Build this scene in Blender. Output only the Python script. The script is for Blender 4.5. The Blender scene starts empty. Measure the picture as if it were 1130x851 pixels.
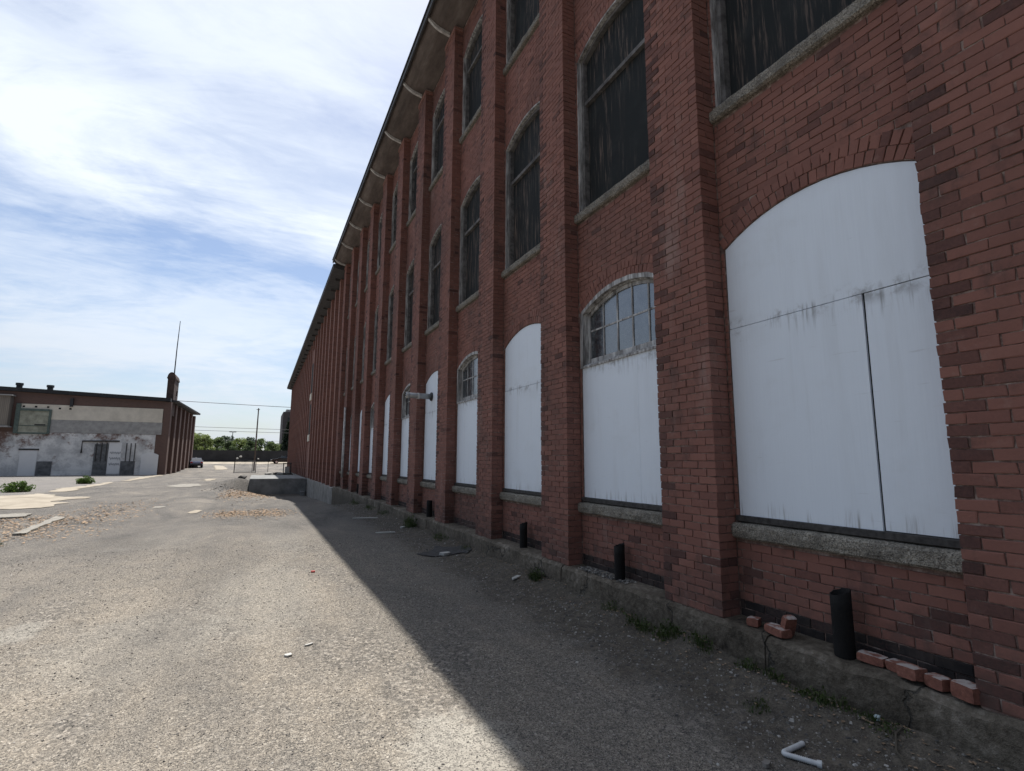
import bpy, bmesh, math, random
import numpy as np
from mathutils import Vector, Matrix, noise as mnoise

random.seed(7)
RNG = np.random.default_rng(11)
scene = bpy.context.scene
COL = scene.collection
R = math.radians
CAMH = 1.72                       # eye height above the yard
D = 3.792                         # front plane of the mill's pilasters
REC = 0.223                       # how deep the bays sit behind the pilasters
XB = D + REC                      # bay wall plane
BAY, PW, Y2 = 2.56, 0.735, 3.543  # bay spacing, pilaster width, near corner of a pilaster
OPEN = BAY - PW


# ------------------------------------------------------------------ node helpers
class NT:
    def __init__(s, nt):
        s.nt = nt
        s.n = nt.nodes
        s.l = nt.links

    def new(s, t, **kw):
        nd = s.n.new(t)
        for k, v in kw.items():
            if k == 'ins':
                for a, b in v.items():
                    s.set(nd.inputs[a], b)
            else:
                setattr(nd, k, v)
        return nd

    def set(s, inp, v):
        if isinstance(v, bpy.types.NodeSocket):
            s.l.new(v, inp)
        else:
            inp.default_value = v

    def math(s, op, a, b=0.0, c=0.0, clamp=False):
        nd = s.new('ShaderNodeMath', operation=op, use_clamp=clamp)
        s.set(nd.inputs[0], a)
        s.set(nd.inputs[1], b)
        s.set(nd.inputs[2], c)
        return nd.outputs[0]

    def noise(s, vec, scale, detail=3.0, rough=0.55, dist=0.0):
        nd = s.new('ShaderNodeTexNoise', ins={'Scale': scale, 'Detail': detail, 'Roughness': rough, 'Distortion': dist})
        if vec is not None:
            s.l.new(vec, nd.inputs['Vector'])
        return nd.outputs['Fac']

    def voro(s, vec, scale, feature='F1', out='Distance'):
        nd = s.new('ShaderNodeTexVoronoi', feature=feature, ins={'Scale': scale})
        if vec is not None:
            s.l.new(vec, nd.inputs['Vector'])
        return nd.outputs[out]

    def ramp(s, fac, stops, interp='LINEAR'):
        nd = s.new('ShaderNodeValToRGB')
        nd.color_ramp.interpolation = interp
        el = nd.color_ramp.elements
        while len(el) < len(stops):
            el.new(0.5)
        for e, (p, c) in zip(el, stops):
            e.position = p
            e.color = (c[0], c[1], c[2], 1) if isinstance(c, (tuple, list)) else (c, c, c, 1)
        s.set(nd.inputs[0], fac)
        return nd.outputs[0]

    def mix(s, fac, a, b, mode='MIX'):
        nd = s.new('ShaderNodeMix', data_type='RGBA', blend_type=mode)
        s.set(nd.inputs[0], fac)
        for i, v in ((6, a), (7, b)):
            if isinstance(v, (tuple, list)):
                v = (v[0], v[1], v[2], 1)
            s.set(nd.inputs[i], v)
        return nd.outputs[2]

    def mapping(s, vec, scale=(1, 1, 1), loc=(0, 0, 0), rot=(0, 0, 0)):
        nd = s.new('ShaderNodeMapping')
        s.l.new(vec, nd.inputs[0])
        nd.inputs['Scale'].default_value = scale
        nd.inputs['Location'].default_value = loc
        nd.inputs['Rotation'].default_value = rot
        return nd.outputs[0]

    def sep(s, vec):
        nd = s.new('ShaderNodeSeparateXYZ')
        s.l.new(vec, nd.inputs[0])
        return nd.outputs

    def bump(s, h, strength=0.5, dist=0.01, normal=None):
        nd = s.new('ShaderNodeBump', ins={'Strength': strength, 'Distance': dist})
        s.l.new(h, nd.inputs['Height'])
        if normal is not None:
            s.l.new(normal, nd.inputs['Normal'])
        return nd.outputs[0]

    def smooth(s, v, a, b):
        nd = s.new('ShaderNodeMapRange', interpolation_type='SMOOTHSTEP')
        s.set(nd.inputs[0], v)
        nd.inputs[1].default_value = a
        nd.inputs[2].default_value = b
        return nd.outputs[0]


MATS = {}


def material(name, fn, rough=0.9, spec=0.3):
    m = bpy.data.materials.new(name)
    m.use_nodes = True
    t = NT(m.node_tree)
    b = t.n['Principled BSDF']
    b.inputs['Roughness'].default_value = rough
    b.inputs['Specular IOR Level'].default_value = spec
    geo = t.new('ShaderNodeNewGeometry')
    uv = t.new('ShaderNodeUVMap').outputs[0]
    fn(t, b, geo.outputs['Position'], uv)
    MATS[name] = m
    return m


def plain(name, col, rough=0.8, metal=0.0, var=0.25, scale=6.0, spec=0.3, bump=0.0):
    def fn(t, b, P, uv):
        n = t.noise(P, scale, 5, 0.65)
        c = t.mix(t.smooth(n, 0.25, 0.75), [v * (1 - var) for v in col], [min(1, v * (1 + var)) for v in col])
        t.set(b.inputs['Base Color'], c)
        b.inputs['Metallic'].default_value = metal
        if bump:
            t.set(b.inputs['Normal'], t.bump(t.noise(P, scale * 8, 4), bump, 0.01))
    return material(name, fn, rough, spec)


BRICK_STOPS = [(0.0, (0.017, 0.016, 0.017)), (0.06, (0.060, 0.034, 0.031)), (0.16, (0.11, 0.055, 0.047)), (0.35, (0.21, 0.098, 0.078)),
               (0.65, (0.26, 0.121, 0.094)), (0.88, (0.30, 0.148, 0.116)), (1.0, (0.36, 0.18, 0.142))]


def f_brick(t, b, P, uv):                    # bricks that are real geometry, one tint each
    at = t.new('ShaderNodeAttribute', attribute_name='tint').outputs['Fac']
    fine = t.noise(P, 55, 4, 0.7)
    mid = t.noise(P, 7, 5, 0.65)
    big = t.noise(t.mapping(P, (1, 1, 0.45)), 0.7, 5, 0.6)
    c = t.ramp(t.math('ADD', at, t.math('MULTIPLY', t.math('SUBTRACT', fine, 0.5), 0.28)), BRICK_STOPS)
    c = t.mix(t.math('MULTIPLY', t.smooth(big, 0.42, 0.72), 0.62), c, (0.105, 0.062, 0.053))
    c = t.mix(t.math('MULTIPLY', t.smooth(mid, 0.58, 0.8), 0.4), c, (0.36, 0.25, 0.21))
    soot = t.noise(t.mapping(P, (3, 3, 2.2), (4, 1, 0)), 1.0, 6, 0.72)
    c = t.mix(t.math('MULTIPLY', t.smooth(soot, 0.53, 0.70), 0.6), c, (0.075, 0.05, 0.045))
    salt = t.noise(t.mapping(P, (1.2, 1.2, 0.35), (9, 2, 5)), 1.0, 6, 0.7)
    c = t.mix(t.math('MULTIPLY', t.smooth(salt, 0.60, 0.74), 0.35), c, (0.36, 0.29, 0.26))
    z = t.sep(P)[2]
    grime = t.math('MULTIPLY', t.math('SUBTRACT', 1.0, t.smooth(z, 0.35, 1.0)), t.smooth(mid, 0.35, 0.65))
    c = t.mix(t.math('MULTIPLY', grime, 0.55), c, (0.07, 0.055, 0.048))
    t.set(b.inputs['Base Color'], c)
    t.set(b.inputs['Normal'], t.bump(t.math('ADD', fine, t.math('MULTIPLY', t.noise(P, 24, 3), 0.5)), 0.5, 0.004))


def f_mortar(t, b, P, uv):
    n = t.noise(P, 12, 5, 0.7)
    t.set(b.inputs['Base Color'], t.ramp(n, [(0.3, (0.085, 0.055, 0.047)), (0.5, (0.20, 0.135, 0.115)), (0.7, (0.42, 0.34, 0.30))]))
    t.set(b.inputs['Normal'], t.bump(t.noise(P, 80, 4), 0.6, 0.005))


def brick_tex(t, uv, P, stops_shift=0.0):
    bt = t.new('ShaderNodeTexBrick', offset=0.5, ins={'Scale': 1.0, 'Mortar Size': 0.006, 'Mortar Smooth': 0.15, 'Bias': 0.0,
               'Brick Width': 0.21, 'Row Height': 0.0725, 'Color1': (0, 0, 0, 1), 'Color2': (1, 1, 1, 1), 'Mortar': (0.5, 0.5, 0.5, 1)})
    t.l.new(uv, bt.inputs['Vector'])
    v = t.sep(bt.outputs['Color'])[0]
    fine = t.noise(P, 30, 4, 0.7)
    v = t.math('ADD', 0.3, t.math('MULTIPLY', v, 0.45))
    c = t.ramp(t.math('ADD', t.math('ADD', v, stops_shift), t.math('MULTIPLY', t.math('SUBTRACT', fine, 0.5), 0.5)), BRICK_STOPS)
    big = t.noise(t.mapping(P, (1, 1, 0.45)), 0.6, 5, 0.6)
    c = t.mix(t.math('MULTIPLY', t.smooth(big, 0.5, 0.78), 0.4), c, (0.085, 0.055, 0.048))
    c = t.mix(bt.outputs['Fac'], c, (0.29, 0.205, 0.175))
    return c, bt.outputs['Fac']


def f_brickfar(t, b, P, uv):
    c, f = brick_tex(t, uv, P)
    t.set(b.inputs['Base Color'], c)
    t.set(b.inputs['Normal'], t.bump(f, -0.5, 0.008))


def f_brickold(t, b, P, uv):                 # far left warehouse, browner
    c, f = brick_tex(t, uv, P, -0.08)
    c = t.mix(0.72, c, (0.115, 0.088, 0.077))
    t.set(b.inputs['Base Color'], c)


def f_whitewash(t, b, P, uv):                # peeling white paint over brick
    c, f = brick_tex(t, uv, P)
    n = t.noise(P, 0.55, 6, 0.7)
    n2 = t.noise(P, 3.5, 5, 0.7)
    z = t.sep(P)[2]
    peel = t.math('ADD', t.math('ADD', n, t.math('MULTIPLY', n2, 0.35)), t.math('MULTIPLY', t.smooth(z, 2.7, 4.4), 0.15))
    mask = t.math('SUBTRACT', 1.0, t.smooth(peel, 0.74, 0.92))
    c = t.mix(0.6, c, (0.17, 0.135, 0.12))
    w = t.mix(t.smooth(t.noise(P, 0.9, 6, 0.7), 0.35, 0.65), (0.50, 0.505, 0.51), (0.82, 0.82, 0.81))
    t.set(b.inputs['Base Color'], t.mix(mask, c, w))


def f_board(t, b, P, uv):                    # white painted plywood with grime at its joints
    u3 = t.sep(uv)
    cx = t.new('ShaderNodeCombineXYZ')
    t.l.new(t.sep(P)[1], cx.inputs[0])
    t.l.new(t.sep(P)[2], cx.inputs[1])
    pv = cx.outputs[0]
    streak = t.noise(t.mapping(pv, (26, 1.1, 1)), 1.0, 4, 0.65)
    patch = t.noise(pv, 2.0, 4, 0.6)
    z = t.sep(P)[2]
    seam = t.math('MULTIPLY', t.smooth(z, 2.72, 2.97), t.math('SUBTRACT', 1.0, t.smooth(z, 2.98, 3.06)))
    dirt = t.math('MULTIPLY', seam, t.math('MULTIPLY', t.smooth(streak, 0.48, 0.72), t.smooth(patch, 0.42, 0.56)))
    foot = t.math('MULTIPLY', t.math('SUBTRACT', 1.0, t.smooth(z, 1.26, 1.40)), t.smooth(streak, 0.52, 0.7))
    grain = t.noise(t.mapping(pv, (60, 1.5, 1)), 1.0, 3, 0.6)
    c = t.mix(grain, (0.75, 0.81, 0.88), (0.81, 0.875, 0.94))
    c = t.mix(t.math('MULTIPLY', t.smooth(t.noise(pv, 1.1, 5, 0.7), 0.5, 0.75), 0.3), c, (0.64, 0.67, 0.69))
    c = t.mix(t.math('MULTIPLY', dirt, 0.8), c, (0.13, 0.12, 0.11))
    smud = t.math('MULTIPLY', t.math('MULTIPLY', t.smooth(z, 2.85, 2.98), t.math('SUBTRACT', 1.0, t.smooth(z, 2.99, 3.12))), t.smooth(t.noise(pv, 3.3, 5, 0.7), 0.5, 0.68))
    c = t.mix(t.math('MULTIPLY', smud, 0.75), c, (0.26, 0.26, 0.26))
    vlow = t.noise(t.mapping(pv, (5, 0.5, 1)), 1.0, 4, 0.6)
    c = t.mix(t.math('MULTIPLY', t.smooth(vlow, 0.5, 0.75), 0.16), c, (0.5, 0.52, 0.53))
    c = t.mix(t.math('MULTIPLY', foot, 0.65), c, (0.2, 0.18, 0.16))
    scuff = t.math('MULTIPLY', t.smooth(t.noise(t.mapping(pv, (3.0, 26, 1), rot=(0, 0, 0.3)), 1.0, 3, 0.5), 0.68, 0.76), 0.25)
    c = t.mix(scuff, c, (0.42, 0.42, 0.42))
    t.set(b.inputs['Base Color'], c)
    t.set(b.inputs['Normal'], t.bump(t.math('ADD', grain, t.math('MULTIPLY', t.noise(pv, 3, 2), 4.0)), 0.25, 0.004))


def f_darkpanel(t, b, P, uv):                # blackened boards in the upper windows
    cx = t.new('ShaderNodeCombineXYZ')
    t.l.new(t.sep(P)[1], cx.inputs[0])
    t.l.new(t.sep(P)[2], cx.inputs[1])
    pv = cx.outputs[0]
    s1 = t.noise(t.mapping(pv, (14, 0.9, 1)), 1.0, 5, 0.7, 0.6)
    s2 = t.noise(t.mapping(pv, (45, 2.2, 1)), 1.0, 4, 0.7)
    m = t.math('MULTIPLY', t.smooth(s1, 0.47, 0.64), t.smooth(s2, 0.42, 0.62))
    c = t.mix(t.math('MULTIPLY', t.math('MULTIPLY', m, t.smooth(t.noise(P, 0.33, 2), 0.28, 0.5)), 0.8), (0.024, 0.027, 0.028), (0.24, 0.18, 0.15))
    c = t.mix(t.math('MULTIPLY', t.smooth(t.noise(pv, 1.6, 4), 0.5, 0.7), 0.5), c, (0.045, 0.05, 0.05))
    t.set(b.inputs['Base Color'], c)
    t.set(b.inputs['Normal'], t.bump(s2, 0.3, 0.004))


def f_oldwood(t, b, P, uv):                  # weathered grey-white paint on window wood
    n = t.noise(t.mapping(P, (14, 14, 2.0)), 1.0, 5, 0.7)
    c = t.ramp(n, [(0.33, (0.11, 0.10, 0.095)), (0.48, (0.32, 0.315, 0.31)), (0.62, (0.58, 0.58, 0.57))])
    t.set(b.inputs['Base Color'], c)
    t.set(b.inputs['Normal'], t.bump(n, 0.5, 0.006))


def f_granite(t, b, P, uv):
    sp = t.voro(P, 120, out='Color')
    s = t.sep(sp)[0]
    c = t.ramp(s, [(0.0, (0.11, 0.10, 0.085)), (0.25, (0.24, 0.22, 0.185)), (0.6, (0.345, 0.315, 0.262)), (1.0, (0.48, 0.44, 0.375))])
    big = t.noise(P, 5, 4, 0.6)
    c = t.mix(t.math('MULTIPLY', t.smooth(big, 0.42, 0.7), 0.6), c, (0.12, 0.11, 0.095))
    t.set(b.inputs['Base Color'], c)
    t.set(b.inputs['Normal'], t.bump(t.math('ADD', t.math('MULTIPLY', t.noise(P, 22, 4, 0.7), 2.0), s), 1.0, 0.02))


def f_concrete(t, b, P, uv):
    n = t.noise(P, 1.7, 6, 0.65)
    n2 = t.noise(P, 18, 5, 0.7)
    c = t.ramp(t.math('ADD', t.math('MULTIPLY', n, 0.55), t.math('MULTIPLY', n2, 0.45)),
               [(0.34, (0.035, 0.029, 0.022)), (0.45, (0.09, 0.075, 0.057)), (0.55, (0.155, 0.132, 0.104)), (0.67, (0.30, 0.262, 0.215))])
    z = t.sep(P)[2]
    moss = t.math('MULTIPLY', t.math('SUBTRACT', 1.0, t.smooth(z, 0.0, 0.26)), t.smooth(n, 0.35, 0.62))
    c = t.mix(t.math('MULTIPLY', moss, 0.7), c, (0.055, 0.047, 0.033))
    cr = t.new('ShaderNodeTexVoronoi', feature='DISTANCE_TO_EDGE', ins={'Scale': 1.0})
    wob = t.new('ShaderNodeVectorMath', operation='ADD')
    t.l.new(t.mapping(P, (0.9, 0.9, 0.5)), wob.inputs[0])
    nn = t.new('ShaderNodeTexNoise', ins={'Scale': 4.0, 'Detail': 5.0})
    t.l.new(P, nn.inputs['Vector'])
    vm = t.new('ShaderNodeVectorMath', operation='SCALE')
    t.l.new(nn.outputs['Color'], vm.inputs[0])
    vm.inputs['Scale'].default_value = 0.35
    t.l.new(vm.outputs[0], wob.inputs[1])
    t.l.new(wob.outputs[0], cr.inputs['Vector'])
    crack = t.math('SUBTRACT', 1.0, t.smooth(cr.outputs['Distance'], 0.002, 0.012))
    c = t.mix(t.math('MULTIPLY', crack, 0.75), c, (0.045, 0.042, 0.036))
    t.set(b.inputs['Base Color'], c)
    t.set(b.inputs['Normal'], t.bump(t.math('SUBTRACT', t.math('MULTIPLY', n2, 1.6), crack), 0.9, 0.02))


def f_ground(t, b, P, uv):
    xyz = t.sep(P)
    flat = t.new('ShaderNodeCombineXYZ')
    t.l.new(xyz[0], flat.inputs[0])
    t.l.new(xyz[1], flat.inputs[1])
    p = flat.outputs[0]
    big = t.noise(p, 0.33, 6, 0.62)
    track = t.noise(t.mapping(p, (1.3, 0.09, 1), rot=(0, 0, 0.05)), 1.0, 5, 0.6, 0.4)
    mid = t.noise(p, 2.6, 6, 0.68)
    v1 = t.sep(t.voro(p, 75, out='Color'))[0]
    v2 = t.sep(t.voro(p, 165, out='Color'))[1]
    grit = t.noise(p, 230, 2, 0.6)
    tone = t.math('ADD', t.math('MULTIPLY', big, 0.42), t.math('ADD', t.math('MULTIPLY', track, 0.38), t.math('MULTIPLY', mid, 0.30)))
    tone = t.math('ADD', t.math('MULTIPLY', t.math('SUBTRACT', tone, 0.55), 2.1), 0.52)
    base = t.ramp(tone, [(0.28, (0.07, 0.067, 0.064)), (0.43, (0.135, 0.122, 0.107)), (0.56, (0.245, 0.212, 0.172)), (0.70, (0.36, 0.308, 0.245))])
    stone = t.ramp(v1, [(0.0, (0.02, 0.02, 0.021)), (0.3, (0.10, 0.095, 0.088)), (0.75, (0.255, 0.227, 0.19)), (0.93, (0.43, 0.39, 0.33)), (1.0, (0.62, 0.58, 0.52))])
    c = t.mix(0.60, base, stone)
    s2 = t.ramp(v2, [(0.0, (0.025, 0.025, 0.026)), (0.5, (0.16, 0.144, 0.125)), (1.0, (0.46, 0.416, 0.355))])
    c = t.mix(0.36, c, s2)
    gr = t.ramp(grit, [(0.3, (0.55, 0.55, 0.56)), (0.5, (1, 1, 1)), (0.72, (1.55, 1.5, 1.42))])
    c = t.mix(1.0, c, gr, 'MULTIPLY')
    v3 = t.sep(t.voro(p, 28, out='Color'))[0]
    v4 = t.sep(t.voro(p, 42, out='Color'))[1]
    drift = t.smooth(t.noise(t.mapping(p, (1.2, 0.5, 1), (8, 3, 0)), 1.0, 5, 0.65), 0.46, 0.62)
    cg = t.ramp(v4, [(0.0, (0.03, 0.03, 0.031)), (0.4, (0.10, 0.094, 0.087)), (0.8, (0.24, 0.215, 0.185)), (1.0, (0.46, 0.42, 0.37))])
    c = t.mix(t.math('MULTIPLY', drift, 0.6), c, cg)
    c = t.mix(t.math('MULTIPLY', t.smooth(v3, 0.90, 0.93), 0.35), c, (0.34, 0.31, 0.27))
    # worn pale cement showing through, tyre lanes, dark patches
    wob = t.math('MULTIPLY', t.math('SUBTRACT', t.noise(p, 4.5, 5, 0.7), 0.5), 1.5)
    for cx_, cy_, rx_, ry_, a_ in ((1.22, 3.2, 0.38, 0.55, 0.72), (-2.35, 12.6, 0.35, 0.3, 0.5), (-2.05, 7.1, 0.22, 0.42, 0.55), (-0.9, 6.3, 0.8, 1.2, 0.25), (0.2, 8.0, 0.7, 2.4, 0.28), (-1.6, 15.0, 0.8, 3.0, 0.25), (-2.6, 30.0, 1.2, 9.0, 0.35), (0.6, 14.0, 0.5, 4.0, 0.3)):
        dx_ = t.math('DIVIDE', t.math('SUBTRACT', xyz[0], cx_), rx_)
        dy_ = t.math('DIVIDE', t.math('SUBTRACT', xyz[1], cy_), ry_)
        rr_ = t.math('ADD', t.math('SQRT', t.math('ADD', t.math('MULTIPLY', dx_, dx_), t.math('MULTIPLY', dy_, dy_))), wob)
        mk_ = t.math('MULTIPLY', t.math('SUBTRACT', 1.0, t.smooth(rr_, 0.6, 1.15)), a_)
        c = t.mix(mk_, c, t.mix(t.smooth(v1, 0.0, 0.5), (0.20, 0.19, 0.17), (0.37, 0.35, 0.31)))
    dk = t.noise(t.mapping(p, (0.55, 0.16, 1), (5.0, 2.0, 0)), 1.0, 6, 0.68, 0.6)
    c = t.mix(t.math('MULTIPLY', t.smooth(dk, 0.46, 0.68), 0.6), c, t.mix(0.45, (0.060, 0.059, 0.060), s2))
    lane = t.noise(t.mapping(p, (2.4, 0.05, 1), (0.3, 9.0, 0), (0, 0, 0.03)), 1.0, 4, 0.6, 0.5)
    c = t.mix(t.math('MULTIPLY', t.smooth(lane, 0.52, 0.70), 0.42), c, t.mix(0.5, (0.10, 0.096, 0.092), s2))
    deep = t.math('MULTIPLY', t.math('SUBTRACT', 1.0, t.smooth(v2, 0.10, 0.16)), 0.75)
    c = t.mix(deep, c, (0.035, 0.034, 0.033))
    pit = t.math('ADD', t.math('POWER', t.math('DIVIDE', t.math('ADD', xyz[0], 1.5), 1.9), 2.0), t.math('POWER', t.math('DIVIDE', t.math('SUBTRACT', xyz[1], 42.5), 7.0), 2.0))  # dark gravel left of the dock, with the slope's shade painted into it
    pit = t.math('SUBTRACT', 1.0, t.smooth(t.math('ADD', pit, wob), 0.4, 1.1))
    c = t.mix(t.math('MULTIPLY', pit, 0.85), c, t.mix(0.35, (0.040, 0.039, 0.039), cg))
    c = t.mix(1.0, c, (1.14, 1.135, 1.12), 'MULTIPLY')
    # beyond the near apron the drive is darker grey crushed stone, with browner worn streaks
    farm = t.smooth(t.math('ADD', xyz[1], t.math('MULTIPLY', t.math('SUBTRACT', big, 0.5), 14.0)), 8.0, 17.0)
    blot = t.noise(t.mapping(p, (0.55, 0.22, 1), (2, 6, 0)), 1.0, 7, 0.72, 0.8)
    fs = t.ramp(blot, [(0.34, (0.055, 0.055, 0.057)), (0.46, (0.115, 0.110, 0.106)), (0.56, (0.165, 0.152, 0.138)), (0.68, (0.27, 0.24, 0.205))])
    c = t.mix(t.math('MULTIPLY', farm, 0.72), c, fs)
    c = t.mix(t.math('MULTIPLY', pit, 0.75), c, t.mix(0.4, (0.045, 0.044, 0.044), cg))  # painted shade of the dock slope again, over the crushed stone
    leftm = t.math('SUBTRACT', 1.0, t.smooth(t.math('ADD', xyz[0], t.math('MULTIPLY', t.math('SUBTRACT', mid, 0.5), 2.0)), -3.4, -1.9))
    c = t.mix(t.math('MULTIPLY', leftm, 0.45), c, t.mix(0.5, fs, cg))
    # bare soil and moss along the foot of the wall, widened outward as painted shade
    soil_shade = t.math('MULTIPLY', t.smooth(t.math('ADD', xyz[0], t.math('MULTIPLY', t.math('SUBTRACT', mid, 0.5), 1.6)), 2.55, 3.2),
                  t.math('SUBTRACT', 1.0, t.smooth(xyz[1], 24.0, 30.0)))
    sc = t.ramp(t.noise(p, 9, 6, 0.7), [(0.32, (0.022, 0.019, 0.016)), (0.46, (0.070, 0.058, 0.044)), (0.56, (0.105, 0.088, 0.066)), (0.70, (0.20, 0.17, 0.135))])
    c = t.mix(t.math('MULTIPLY', soil_shade, 0.72), c, sc)
    # greyer stone yard to the left of the drive
    lot = t.math('SUBTRACT', 1.0, t.smooth(t.math('ADD', xyz[0], t.math('MULTIPLY', t.math('SUBTRACT', big, 0.5), 3.0)), -10.6, -9.4))
    c = t.mix(t.math('MULTIPLY', lot, 0.6), c, (0.24, 0.226, 0.215))
    t.set(b.inputs['Base Color'], c)
    h = t.math('ADD', t.math('MULTIPLY', v1, 0.7), t.math('ADD', t.math('MULTIPLY', v2, 0.5), t.math('MULTIPLY', mid, 2.0)))
    t.set(b.inputs['Normal'], t.bump(h, 0.85, 0.017))


def f_slab(t, b, P, uv):
    n = t.noise(P, 0.8, 6, 0.65)
    g = t.noise(P, 60, 3, 0.7)
    c = t.mix(t.smooth(n, 0.3, 0.7), (0.22, 0.19, 0.148), (0.37, 0.325, 0.262))
    c = t.mix(t.math('MULTIPLY', t.smooth(g, 0.5, 0.75), 0.5), c, (0.25, 0.22, 0.18))
    t.set(b.inputs['Base Color'], c)
    t.set(b.inputs['Normal'], t.bump(g, 0.5, 0.006))


def f_patch(t, b, P, uv):
    n = t.noise(P, 5, 5, 0.65)
    sp = t.sep(t.voro(P, 45, out='Color'))[0]
    c = t.mix(t.smooth(n, 0.3, 0.7), (0.19, 0.178, 0.155), (0.29, 0.272, 0.24))
    c = t.mix(t.math('MULTIPLY', t.smooth(sp, 0.86, 0.9), 0.75), c, (0.08, 0.075, 0.07))
    t.set(b.inputs['Base Color'], c)
    t.set(b.inputs['Normal'], t.bump(t.noise(P, 90, 3), 0.5, 0.006))


def leafmat(name, a, bb, sc=1.2, trans=0.25):
    def fn(t, b, P, uv):
        oi = t.new('ShaderNodeNewGeometry').outputs['Random Per Island']
        c = t.mix(oi, a, bb)
        t.set(b.inputs['Base Color'], c)
        b.inputs['Roughness'].default_value = 0.6
        tr = t.new('ShaderNodeBsdfTranslucent')
        t.set(tr.inputs[0], c)
        mx = t.new('ShaderNodeMixShader')
        mx.inputs[0].default_value = trans
        t.l.new(b.outputs[0], mx.inputs[1])
        t.l.new(tr.outputs[0], mx.inputs[2])
        t.l.new(mx.outputs[0], t.n['Material Output'].inputs[0])
    return material(name, fn, 0.6)


def f_gravel(t, b, P, uv):
    r = t.new('ShaderNodeNewGeometry').outputs['Random Per Island']
    t.set(b.inputs['Base Color'], t.ramp(r, [(0, (0.07, 0.068, 0.066)), (0.4, (0.16, 0.15, 0.138)), (0.8, (0.27, 0.25, 0.225)), (0.95, (0.38, 0.36, 0.33)), (1, (0.52, 0.50, 0.47))]))


def f_soffit(t, b, P, uv):
    n = t.noise(t.mapping(P, (3, 0.8, 3)), 1.0, 5, 0.7)
    t.set(b.inputs['Base Color'], t.ramp(n, [(0.3, (0.08, 0.066, 0.06)), (0.55, (0.15, 0.125, 0.113)), (0.8, (0.26, 0.23, 0.21))]))


def f_glass(t, b, P, uv):
    n = t.noise(P, 9, 5, 0.7)
    t.set(b.inputs['Base Color'], t.mix(t.smooth(n, 0.3, 0.75), (0.02, 0.025, 0.03), (0.10, 0.115, 0.125)))
    t.set(b.inputs['Roughness'], t.math('ADD', 0.06, t.math('MULTIPLY', n, 0.22)))
    b.inputs['Specular IOR Level'].default_value = 0.9
    b.inputs['IOR'].default_value = 1.9
    t.set(b.inputs['Normal'], t.bump(t.noise(P, 2.5, 2), 0.15, 0.02))


def f_graffiti_free_door(t, b, P, uv):
    n = t.noise(P, 2.0, 5, 0.65)
    t.set(b.inputs['Base Color'], t.mix(n, (0.72, 0.73, 0.74), (0.86, 0.865, 0.87)))


def f_galv(t, b, P, uv):
    n = t.noise(P, 9, 4, 0.6)
    t.set(b.inputs['Base Color'], t.mix(n, (0.26, 0.265, 0.27), (0.46, 0.465, 0.47)))
    b.inputs['Metallic'].default_value = 0.55


def f_bark(t, b, P, uv):
    n = t.noise(t.mapping(P, (6, 6, 1.2)), 1.0, 5, 0.7)
    t.set(b.inputs['Base Color'], t.mix(n, (0.06, 0.045, 0.035), (0.17, 0.14, 0.11)))


def f_loosebrick(t, b, P, uv):
    n = t.noise(P, 30, 5, 0.7)
    c = t.ramp(n, [(0.3, (0.15, 0.062, 0.046)), (0.6, (0.27, 0.115, 0.083)), (0.75, (0.38, 0.24, 0.19))])
    nz = t.sep(t.new('ShaderNodeNewGeometry').outputs['Normal'])[2]
    cap = t.math('MULTIPLY', t.smooth(nz, 0.6, 0.9), t.smooth(t.noise(P, 14, 4), 0.40, 0.56))
    c = t.mix(t.math('MULTIPLY', cap, 0.8), c, (0.50, 0.47, 0.44))
    t.set(b.inputs['Base Color'], c)
    t.set(b.inputs['Normal'], t.bump(n, 0.6, 0.008))


def f_corrug(t, b, P, uv):
    w = t.new('ShaderNodeTexWave', wave_type='BANDS', bands_direction='X', ins={'Scale': 2.2, 'Distortion': 0.4})
    t.l.new(P, w.inputs[0])
    n = t.noise(t.mapping(P, (2, 2, 0.4)), 1.0, 5)
    c = t.mix(n, (0.16, 0.14, 0.12), (0.34, 0.30, 0.25))
    t.set(b.inputs['Base Color'], t.mix(t.math('MULTIPLY', w.outputs['Fac'], 0.4), c, (0.10, 0.09, 0.085)))


material('brick', f_brick)
material('mortar', f_mortar)
material('brick_wall', f_brickfar)
material('old_brick', f_brickold)
material('whitewash', f_whitewash)
material('white_board', f_board, 0.55)
material('dark_panel', f_darkpanel, 0.8, 0.12)
material('old_wood', f_oldwood)
plain('dark_wood', (0.13, 0.125, 0.122), 0.85, var=0.6, scale=7)
material('granite', f_granite)
material('concrete', f_concrete)
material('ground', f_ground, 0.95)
material('slab', f_slab)
material('cement', f_patch)
material('gravel', f_gravel)
material('soffit', f_soffit)
material('glass', f_glass, 0.1)
material('door_paint', f_graffiti_free_door)
material('galvanised', f_galv, 0.45)
material('bark', f_bark)
material('loose_brick', f_loosebrick)
material('corrugated', f_corrug)
plain('pale_concrete', (0.235, 0.226, 0.21), 0.9, var=0.4, scale=1.6, bump=0.5)
plain('dock_concrete', (0.20, 0.205, 0.205), 0.9, var=0.35, scale=1.3, bump=0.4)
plain('dark_brick', (0.085, 0.058, 0.05), 0.9, var=0.35, scale=2.5)
plain('roof_felt', (0.035, 0.036, 0.038), 0.85)
plain('fascia', (0.06, 0.06, 0.062), 0.7)
plain('bracket_wood', (0.52, 0.51, 0.49), 0.75, var=0.35, scale=9)
plain('dark_gap', (0.012, 0.012, 0.012), 0.9)
plain('dark_timber', (0.055, 0.052, 0.05), 0.8, var=0.5, scale=20)
plain('cast_iron', (0.009, 0.0085, 0.0085), 0.85, bump=0.4, scale=12)
plain('steel_dark', (0.05, 0.052, 0.056), 0.5, metal=0.4)
plain('cream_panel', (0.66, 0.61, 0.52), 0.8, var=0.12, scale=1.2)
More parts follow.
